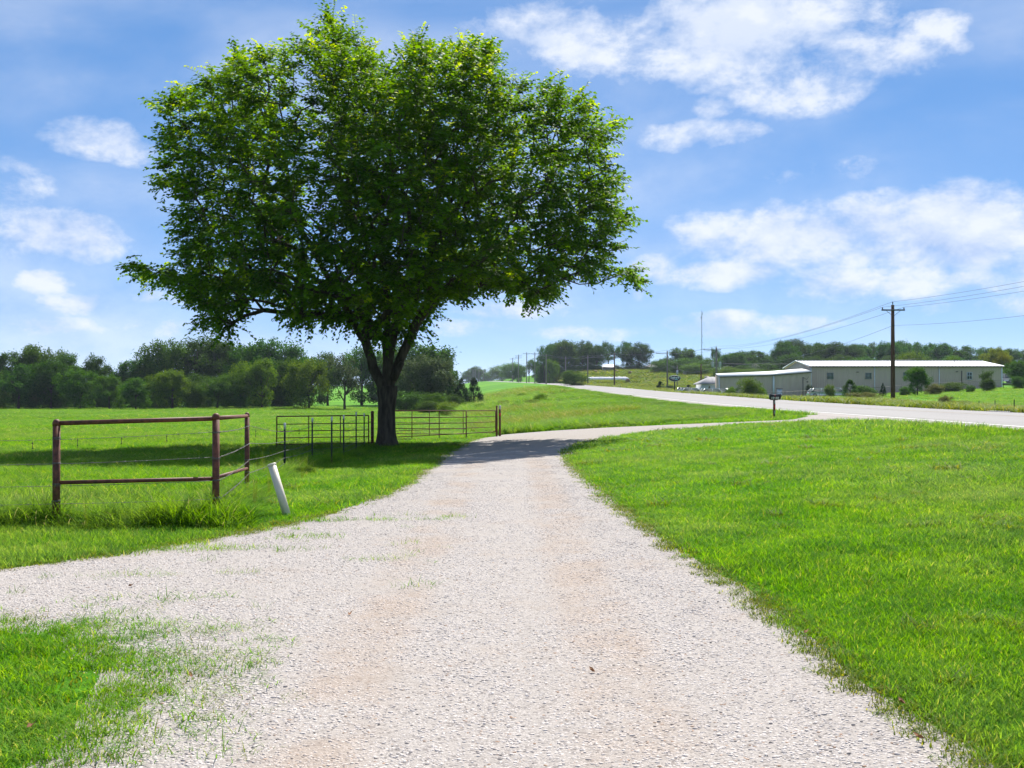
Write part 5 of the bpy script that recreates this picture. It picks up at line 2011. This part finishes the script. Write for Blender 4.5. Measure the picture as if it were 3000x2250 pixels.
# ------------------------------------------------------------------ trees and bushes farther off
def crown_mesh(kind, seed):
    g = np.random.default_rng(seed)
    cs, rs = [], []
    if kind == 'cedar':
        for i in range(60):
            t = g.random() ** .8
            a = g.random() * 6.28
            r = .46 * (1 - t) ** .8 * (.6 + .4 * g.random())
            cs.append((r * math.cos(a), r * math.sin(a), .06 + .9 * t)); rs.append(.10 * (1.15 - t) + .03)
    elif kind == 'bush':
        for i in range(46):
            v = g.normal(size=3); v /= np.linalg.norm(v)
            q = g.random() ** .35
            cs.append((v[0] * .42 * q, v[1] * .42 * q, max(.06, .42 + v[2] * .46 * q))); rs.append(g.uniform(.10, .19))
    elif kind == 'open':
        nb = g.integers(6, 8)
        for b in range(nb):
            a = 6.28 * b / nb + g.random()
            zc = g.uniform(.45, .92); rr = g.uniform(.12, .32) * (1.2 - zc * .6)
            for i in range(8):
                cs.append((rr * math.cos(a) + g.normal(0, .10), rr * math.sin(a) + g.normal(0, .10), min(.97, zc + g.normal(0, .07)))); rs.append(g.uniform(.05, .105))
    else:
        nl = 5 if kind == 'oak' else 8
        lobes = [(g.normal(0, .17), g.normal(0, .17), g.uniform(.50, .78), g.uniform(.20, .30)) for _ in range(nl)]
        lobes.append((0, 0, .62, .34)); lobes.append((g.normal(0, .1), g.normal(0, .1), .82, .2)); lobes.append((0, 0, .36, .34)); lobes.append((g.normal(0, .1), g.normal(0, .1), .25, .26))
        for lx, ly, lz, lr in lobes:
            for i in range(13 if kind == 'oak' else 10):
                v = g.normal(size=3); v /= np.linalg.norm(v)
                q = lr * (.75 + .3 * g.random())
                cs.append((lx + v[0] * q, ly + v[1] * q, lz + v[2] * q * .8)); rs.append(g.uniform(.055, .11))
        cs = [(np.clip(x, -.5, .5), np.clip(y, -.5, .5), np.clip(z, .10, .97)) for x, y, z in cs]
    C, T, N, L, W, Tn = [], [], [], [], [], []
    ctr = np.array([0, 0, .5])
    for c, r in zip(cs, rs):
        n = int(150 * (r / .1) ** 1.3) if kind != 'open' else int(70 * (r / .08))
        v = g.normal(size=(n, 3)); v /= np.linalg.norm(v, axis=1, keepdims=True)
        q = r * g.random((n, 1)) ** .4 * (1 + .25 * g.normal(size=(n, 1)))
        P = np.array(c) + v * q
        out = (np.array(c) - ctr); out /= np.linalg.norm(out) + 1e-6
        C.append(P)
        T.append(v * .5 + g.normal(0, .6, (n, 3)) + np.array([0, 0, -.1]))
        N.append(v * .6 + out * .5 + np.array([0, 0, .6]) + g.normal(0, .45, (n, 3)))
        s = .021 if kind != 'cedar' else .02
        L.append(g.uniform(.7, 1.5, n) * s * 1.35); W.append(g.uniform(.5, 1.0, n) * s * .62)
        Tn.append(np.clip(g.uniform(0, .8, n) * .8 + g.random() * .25, 0, 1))
    V, tint = leaf_quads(np.concatenate(C), np.concatenate(T), np.concatenate(N), np.concatenate(L), np.concatenate(W), np.concatenate(Tn), .2)
    V[:, 2] = np.maximum(V[:, 2], .0)
    mx = V[:, 2].max(); V[:, 2] /= mx
    return mesh_arrays('crown_' + kind, V, [np.arange(len(V)).reshape(-1, 4)], ['tree_mid'], False, {'tint': tint})


def trunk_mesh(kind, seed):
    g = np.random.default_rng(seed)
    m = MB()
    top = .55 if kind != 'bush' else .5
    r0 = .022 if kind != 'bush' else .012
    m.tube([(0, 0, -.03), (.005, 0, .1), (-.005, .004, .3), (0, 0, top)], [r0 * 1.3, r0, r0 * .8, r0 * .4], 8)
    for i in range(7 if kind != 'cedar' else 3):
        a = g.random() * 6.28; z = g.uniform(.12, .45); e = g.uniform(.15, .32)
        m.tube([(0, 0, z), (e * .5 * math.cos(a), e * .5 * math.sin(a), z + .12), (e * math.cos(a), e * math.sin(a), z + .30)], [r0 * .6, r0 * .4, r0 * .15], 5)
    return m.mesh('trunk_' + kind, 'far_bark', True)


PROTO = {}
for kd, cnt in (('oak', 4), ('lobed', 4), ('open', 3), ('cedar', 2), ('bush', 3)):
    PROTO[kd] = [(crown_mesh(kd, 300 + 17 * i + len(kd)), trunk_mesh(kd, 400 + i)) for i in range(cnt)]
_tn = [0]


def tree(kind, px, by, ty, wpx, d=None, leaf='tree_mid', label='', group=None, name=None, sink=.0):
    """stands on the ground at distance d (or where its foot meets the ground in the photograph)"""
    if d is None:
        g = U(px, by)
    else:
        x = (px - 1500) / FPX * d
        g = Vector((x, d, gz(x, d)))
    top = at(px, ty, g.y).z
    h = top - g.z + sink
    w = wpx * g.y / FPX
    _tn[0] += 1
    cm, tm = PROTO[kind][_tn[0] % len(PROTO[kind])]
    nm = name or {'cedar': 'cedar_tree', 'bush': 'bush'}.get(kind, 'broadleaf_tree')
    t = thing(nm, (g.x, g.y, g.z - sink), label, 'bush' if nm in ('bush', 'shrub') else 'tree', group)
    rz = random.random() * 6.28
    for part, me in (('crown', cm), ('trunk', tm)):
        o = link(part, me, t, None, rz, (w * 1.2, w * 1.2, h))
        if part == 'crown':
            o.material_slots[0].link = 'OBJECT'
            o.material_slots[0].material = MATS[leaf]
    return t


# the tree line across the pasture: back row, then the front row
gb = 'dark trees at the back of the pasture tree line'
lbk = 'dark oak in the back row of the tree line across the pasture'
back = [(-70, 1010, 130, 228), (10, 1024, 110, 222), (100, 1004, 120, 225), (195, 1027, 120, 226), (290, 1036, 90, 230), (365, 1050, 110, 232), (430, 1062, 100, 235),
        (500, 990, 150, 236), (575, 976, 170, 240), (655, 985, 150, 238), (735, 1008, 120, 236), (805, 988, 150, 238), (880, 1012, 110, 236), (960, 1030, 110, 240), (1060, 1012, 130, 235),
        (1225, 1000, 190, 225), (1290, 1020, 110, 228), (1130, 1030, 130, 236)]
for px, ty, w, d in back:
    tree('oak' if px % 3 else 'lobed', px, 0, ty - 4, w * (.95 + .3 * random.random()), d, 'tree_dark' if px % 4 else 'tree_mid', lbk, gb)
for i, px in enumerate(range(-100, 860, 44)):
    tree('bush', px + random.randint(-12, 12), 0, 1094 + random.randint(-26, 26), 95, 209 + random.random() * 14, ('tree_dark', 'tree_mid', 'tree_dark', 'tree_dark')[i % 4], 'dark undergrowth thicket filling the foot of the tree line', 'undergrowth of the tree line', 'shrub')
front = [('lobed', -40, 1070, 130, 204, 'tree_mid'), ('lobed', 55, 1062, 130, 205, 'tree_dark'), ('lobed', 150, 1048, 120, 207, 'tree_dark'), ('oak', 235, 1075, 110, 204, 'tree_mid'), ('lobed', 320, 1092, 90, 202, 'tree_mid'),
         ('oak', 398, 1100, 92, 201, 'tree_mid'), ('lobed', 505, 1078, 120, 200, 'tree_light'), ('bush', 575, 1108, 66, 201, 'tree_mid'), ('oak', 638, 1096, 110, 200, 'tree_mid'),
         ('bush', 705, 1105, 70, 205, 'tree_mid'), ('oak', 768, 1042, 124, 203, 'tree_light'), ('oak', 905, 1046, 132, 198, 'tree_light'), ('lobed', 845, 1040, 110, 214, 'tree_mid'), ('open', 1010, 1030, 130, 197, 'tree_olive')]
fl = ['broad green tree fronting the dark woods, left part of the tree line', 'tall dark tree in the front row of the pasture tree line', 'tall dark tree with stepped crown in the front row of the tree line',
      'mid green tree before the tall dark front row', 'small round tree on the field edge beside the olive tree', 'low bushy tree left of the olive tree at the field edge',
      'olive green tree with loose crown at the field edge', 'small bush between the olive tree and the round green tree', 'round green tree at the field edge before the tall dark oaks', 'leafy bush filling the gap between light green trees',
      'tall pale green tree with visible trunks at the field edge', 'bright green rounded tree standing clear at the field edge', 'mid green tree behind and between the two bright trees', 'thin grey green open tree with slender trunk left of the elm']
for (kd, px, ty, w, d, lf), l_ in zip(front, fl):
    tree(kd, px, 0, ty, w, d, lf, l_)
right_of_trunk = [('lobed', 1175, 1052, 130, 185, 'tree_mid', 'mid green tree close behind the elm trunk'), ('oak', 1245, 1034, 170, 180, 'tree_olive', 'pale olive tree right of the elm trunk'),
                  ('bush', 1190, 1140, 110, 165, 'tree_dark', 'dark thicket under the olive tree right of the elm'), ('bush', 1275, 1146, 90, 160, 'tree_mid', 'green bush at the foot of the olive tree'),
                  ('lobed', 1312, 1076, 66, 200, 'tree_dark', 'dark narrow tree between olive tree and cedars'), ('cedar', 1352, 1106, 70, 178, 'cedar', 'dark cedar at the embankment foot, left of two'),
                  ('cedar', 1388, 1104, 66, 184, 'cedar', 'dark cedar at the embankment foot, right of two'), ('bush', 1325, 1150, 70, 170, 'tree_dark', 'dark bush below the cedars on the embankment'),
                  ('bush', 1310, 1172, 60, 135, 'weed_olive', 'olive bush low on the embankment slope'), ('bush', 1255, 1172, 80, 150, 'tree_mid', 'leafy bush beside the embankment foot')]
for kd, px, ty, w, d, lf, l_ in right_of_trunk:
    tree(kd, px, 0, ty, w, d, lf, l_)
# weeds and saplings on the embankment
for px, py, ty, w in ((1585, 1178, 1150, 40), (1560, 1190, 1168, 46), (1510, 1205, 1180, 50), (1530, 1168, 1150, 34), (1480, 1190, 1170, 40), (1600, 1200, 1186, 38), (1450, 1205, 1186, 34), (1430, 1185, 1168, 36), (1640, 1185, 1172, 34), (1545, 1215, 1200, 40), (1500, 1228, 1212, 44), (1620, 1160, 1150, 30), (1460, 1165, 1150, 40), (1690, 1195, 1184, 36), (1410, 1200, 1180, 40), (1500, 1160, 1146, 36)):
    tree('bush', px, py, ty, w, None, 'tree_light' if px % 20 else 'weed_olive', 'leafy weed clump on the embankment slope', 'weed clumps on the embankment', 'shrub')
# where the highway vanishes
for kd, px, ty, w, d, lf, l_ in (('oak', 1402, 1070, 60, 1000, 'tree_mid', 'hazy round tree beyond the end of the highway'), ('oak', 1372, 1084, 50, 1020, 'tree_mid', 'hazy low tree beyond the cedars'), ('bush', 1432, 1088, 40, 960, 'tree_mid', 'hazy bush beside the end of the highway'),
                                 ('bush', 1470, 1066, 70, 830, 'tree_light', 'broad green bush on the highway bend, left of two'), ('bush', 1504, 1058, 80, 750, 'tree_light', 'broad green bush on the highway bend, right of two'),
                                 ('open', 1550, 1048, 50, 560, 'tree_mid', 'slender tree behind the distant poles'), ('oak', 1575, 1056, 46, 560, 'tree_dark', 'dark tree behind the distant poles'), ('oak', 1525, 1068, 40, 600, 'tree_dark', 'low dark tree behind the bend')):
    tree(kd, px, 0, ty, w, d, lf, l_)
# oaks on the hill
for i, (kd, px, ty, w, d, lf) in enumerate((('open', 1595, 1003, 66, 470, 'tree_dark'), ('oak', 1622, 1000, 70, 480, 'tree_mid'), ('lobed', 1655, 991, 90, 478, 'tree_mid'), ('oak', 1705, 994, 80, 482, 'tree_dark'),
                                            ('lobed', 1748, 1005, 70, 476, 'tree_dark'), ('open', 1782, 995, 66, 480, 'tree_dark'), ('oak', 1680, 1020, 80, 495, 'tree_dark'), ('lobed', 1836, 994, 60, 485, 'tree_dark'), ('oak', 1872, 1000, 84, 480, 'tree_dark'),
                                            ('oak', 1740, 1030, 60, 500, 'tree_dark'), ('oak', 1610, 1048, 40, 455, 'tree_light'))):
    tree(kd, px, 0, ty, w, d, lf, 'tall oak in the grove on the hill above the bale row' if lf != 'tree_light' else 'small light green tree at the left foot of the hill grove', 'oaks of the hill grove' if lf != 'tree_light' else None)
for i, px in enumerate(range(1590, 1900, 34)):
    tree('bush', px, 0, 1064 + (i * 7) % 13, 56, 474, 'tree_dark', 'undergrowth thicket beneath the hill grove oaks', 'undergrowth of the hill grove', 'shrub')
tree('bush', 1682, 1131, 1079, 72, 300, 'tree_mid', 'round dark green bush at the far road edge by the bale row')
tree('bush', 1700, 1131, 1116, 26, 296, 'weed_olive', 'yellow green shrub in front of the round roadside bush')
# hedge and trees behind the sign and the sheds
for kd, px, ty, w, d, lf, l_, gname in (
        ('oak', 1990, 1016, 96, 440, 'tree_mid', 'rounded green tree behind the oval sign', None), ('oak', 1935, 1048, 60, 500, 'tree_dark', 'dark tree beside the brownish roof', None),
        ('bush', 1945, 1050, 80, 430, 'tree_mid', 'leafy hedge tree behind the oval sign', 'hedge behind the sign'), ('bush', 2010, 1045, 100, 425, 'tree_mid', 'leafy hedge tree behind the oval sign', 'hedge behind the sign'),
        ('bush', 2070, 1042, 80, 420, 'tree_mid', 'leafy hedge tree behind the oval sign', 'hedge behind the sign'), ('bush', 2040, 1060, 90, 410, 'tree_light', 'leafy hedge tree behind the oval sign', 'hedge behind the sign'),
        ('open', 2098, 1015, 50, 450, 'tree_dark', 'tall open tree behind the transformer pole', None), ('lobed', 2125, 1040, 70, 440, 'tree_mid', 'green tree right of the transformer pole', None),
        ('bush', 2120, 1070, 80, 370, 'tree_light', 'light green hedge above the garage roof', 'hedge above the sheds'), ('bush', 2200, 1078, 110, 360, 'tree_light', 'light green hedge above the garage roof', 'hedge above the sheds'), ('bush', 2270, 1080, 80, 350, 'tree_light', 'light green hedge above the garage roof', 'hedge above the sheds')):
    tree(kd, px, 0, ty, w, d, lf, l_, gname)
tops = [(2150, 1030), (2185, 1024), (2225, 1022), (2262, 1030), (2300, 992), (2325, 986), (2365, 1000), (2405, 998), (2440, 996), (2480, 1000), (2515, 1004), (2555, 1000), (2600, 996), (2640, 992), (2680, 1000),
        (2720, 1002), (2760, 1000), (2800, 1008), (2840, 1010), (2880, 1014), (2920, 1020), (2960, 1018), (3000, 1022), (3045, 1020), (3090, 1018)]
for i, (px, ty) in enumerate(tops):
    tree('oak' if i % 3 else 'lobed', px, 0, ty, 84, 395 + (i % 4) * 14, 'tree_dark', 'dark oak in the wood behind the metal buildings', 'wood behind the metal buildings')
    if i % 2 == 0:
        tree('bush', px + 22, 0, ty + 38, 80, 378, 'tree_dark', 'lower dark tree at the wood edge behind the metal buildings', 'wood edge behind the metal buildings')
for kd, px, ty, w, d, lf, l_ in (('bush', 2440, 1040, 70, 300, 'tree_mid', 'mid green tree top over the long roof, left part'), ('bush', 2500, 1042, 90, 300, 'tree_mid', 'mid green tree top over the long roof near the pole'), ('bush', 2670, 1024, 100, 270, 'tree_light', 'feathery light green tree over the roof right of the brown pole'),
                                 ('bush', 2790, 1034, 56, 270, 'tree_light', 'small light green tree over the long roof'), ('oak', 2905, 1013, 84, 260, 'tree_yellow', 'yellow green tree behind the right end of the roof'), ('bush', 2935, 1030, 50, 255, 'tree_yellow', 'yellow leaved branch mass beside the yellow green tree'),
                                 ('bush', 2965, 1075, 60, 235, 'tree_mid', 'dark green tree behind the parked white car'), ('oak', 2990, 1052, 70, 200, 'tree_mid', 'green tree right of the parked white car'), ('bush', 3030, 1070, 90, 205, 'tree_mid', 'bushy tree at the field corner beyond the apron')):
    tree(kd, px, 0, ty, w, d, lf, l_)
# shrubs between the highway and the buildings
for kd, px, by, ty, w, lf, l_ in (('bush', 2195, 1152, 1099, 72, 'tree_light', 'tall light green shrub in front of the low shed'), ('bush', 2147, 1153, 1129, 36, 'tree_light', 'smaller yellow green shrub left of the tall shrub'),
                                  ('bush', 2233, 1153, 1132, 30, 'tree_light', 'low leafy shoots right of the tall shrub'), ('bush', 2373, 1146, 1122, 24, 'cedar', 'round dark evergreen against the shed corner'),
                                  ('bush', 2432, 1156, 1122, 30, 'tree_light', 'young light green sapling by the chain link fence'), ('cedar', 2491, 1159, 1110, 62, 'tree_dark', 'dense dark cedar shrub left of the brown pole'),
                                  ('bush', 2535, 1158, 1125, 60, 'tree_mid', 'green shrub between the cedar shrub and the brown pole'), ('bush', 2532, 1176, 1146, 100, 'bush_brown', 'low olive brown thicket beside the brown pole'),
                                  ('cedar', 2587, 1156, 1120, 22, 'cedar', 'small dark cedar touching the brown pole'), ('lobed', 2688, 1150, 1070, 66, 'tree_mid', 'leafy young tree in front of the long building'),
                                  ('bush', 2735, 1147, 1121, 56, 'bush_brown', 'rusty olive bush beside the young tree'), ('bush', 2652, 1152, 1130, 40, 'tree_mid', 'low green bush left of the young tree'),
                                  ('bush', 2790, 1138, 1116, 80, 'tree_mid', 'vines covering the fence before the long building'), ('bush', 2842, 1142, 1126, 26, 'tree_mid', 'little round bush by the vine covered fence'),
                                  ('open', 2890, 1139, 1080, 46, 'tree_mid', 'spindly grey green shrub near the building corner'), ('bush', 2893, 1139, 1104, 40, 'tree_mid', 'bushy foot of the spindly shrub'),
                                  ('bush', 2772, 1190, 1155, 44, 'bush_brown', 'dry brown bush in the field by the highway'), ('bush', 2826, 1188, 1172, 60, 'weed_olive', 'low olive weeds beside the dry bush'), ('bush', 2985, 1135, 1098, 50, 'tree_dark', 'dark shrub before the parked white car'),
                                  ('cedar', 1934, 1141, 1116, 32, 'cedar', 'dark cedar bush left of the oval sign'), ('bush', 1965, 1143, 1128, 30, 'cedar', 'low dark shrub at the foot of the oval sign'), ('cedar', 2017, 1143, 1126, 24, 'cedar', 'little pointed cedar right of the oval sign'),
                                  ('bush', 2062, 1136, 1103, 34, 'tree_dark', 'round dark bush beside the garage'), ('cedar', 2078, 1146, 1130, 14, 'bush_brown', 'small reddish conifer against the garage wall')):
    tree(kd, px, by, ty, w, {2195: 150, 2147: 150, 2233: 152, 2373: 184, 2432: 160, 2491: 140, 2535: 150, 2587: 150, 2688: 150, 2735: 150, 2652: 152, 2790: 172, 2842: 160, 2890: 165, 2893: 164, 2985: 175,
                              1934: 255, 1965: 250, 2017: 230, 2062: 232, 2078: 198, 2532: 112}.get(px), lf, l_, None, 'shrub' if kd == 'bush' else None)
# leafy weeds by the mailbox and the fence
for px, py, ty, w, lf, l_ in ((2297, 1216, 1203, 24, 'tree_light', 'leafy weed beside the mailbox foot'), (895, 1392, 1362, 64, 'tree_light', 'feathery green weed at the foot of the steel posts')):
    tree('bush', px, py, ty, w, None, lf, l_, None, 'shrub')

# ------------------------------------------------------------------ air
hz = MB().box((0, 2200, 40), (9400, 5400, 110))
hm, hn, hout = mat('air')
pv = hn.n('ShaderNodeVolumePrincipled')
pv.inputs['Color'].default_value = (.72, .83, 1.0, 1.0)
pv.inputs['Density'].default_value = HAZE_DENSITY
pv.inputs['Anisotropy'].default_value = .2
hn.link(pv.outputs[0], hout.inputs['Volume'])
tag(hz.build('haze', 'air'), kind='stuff')
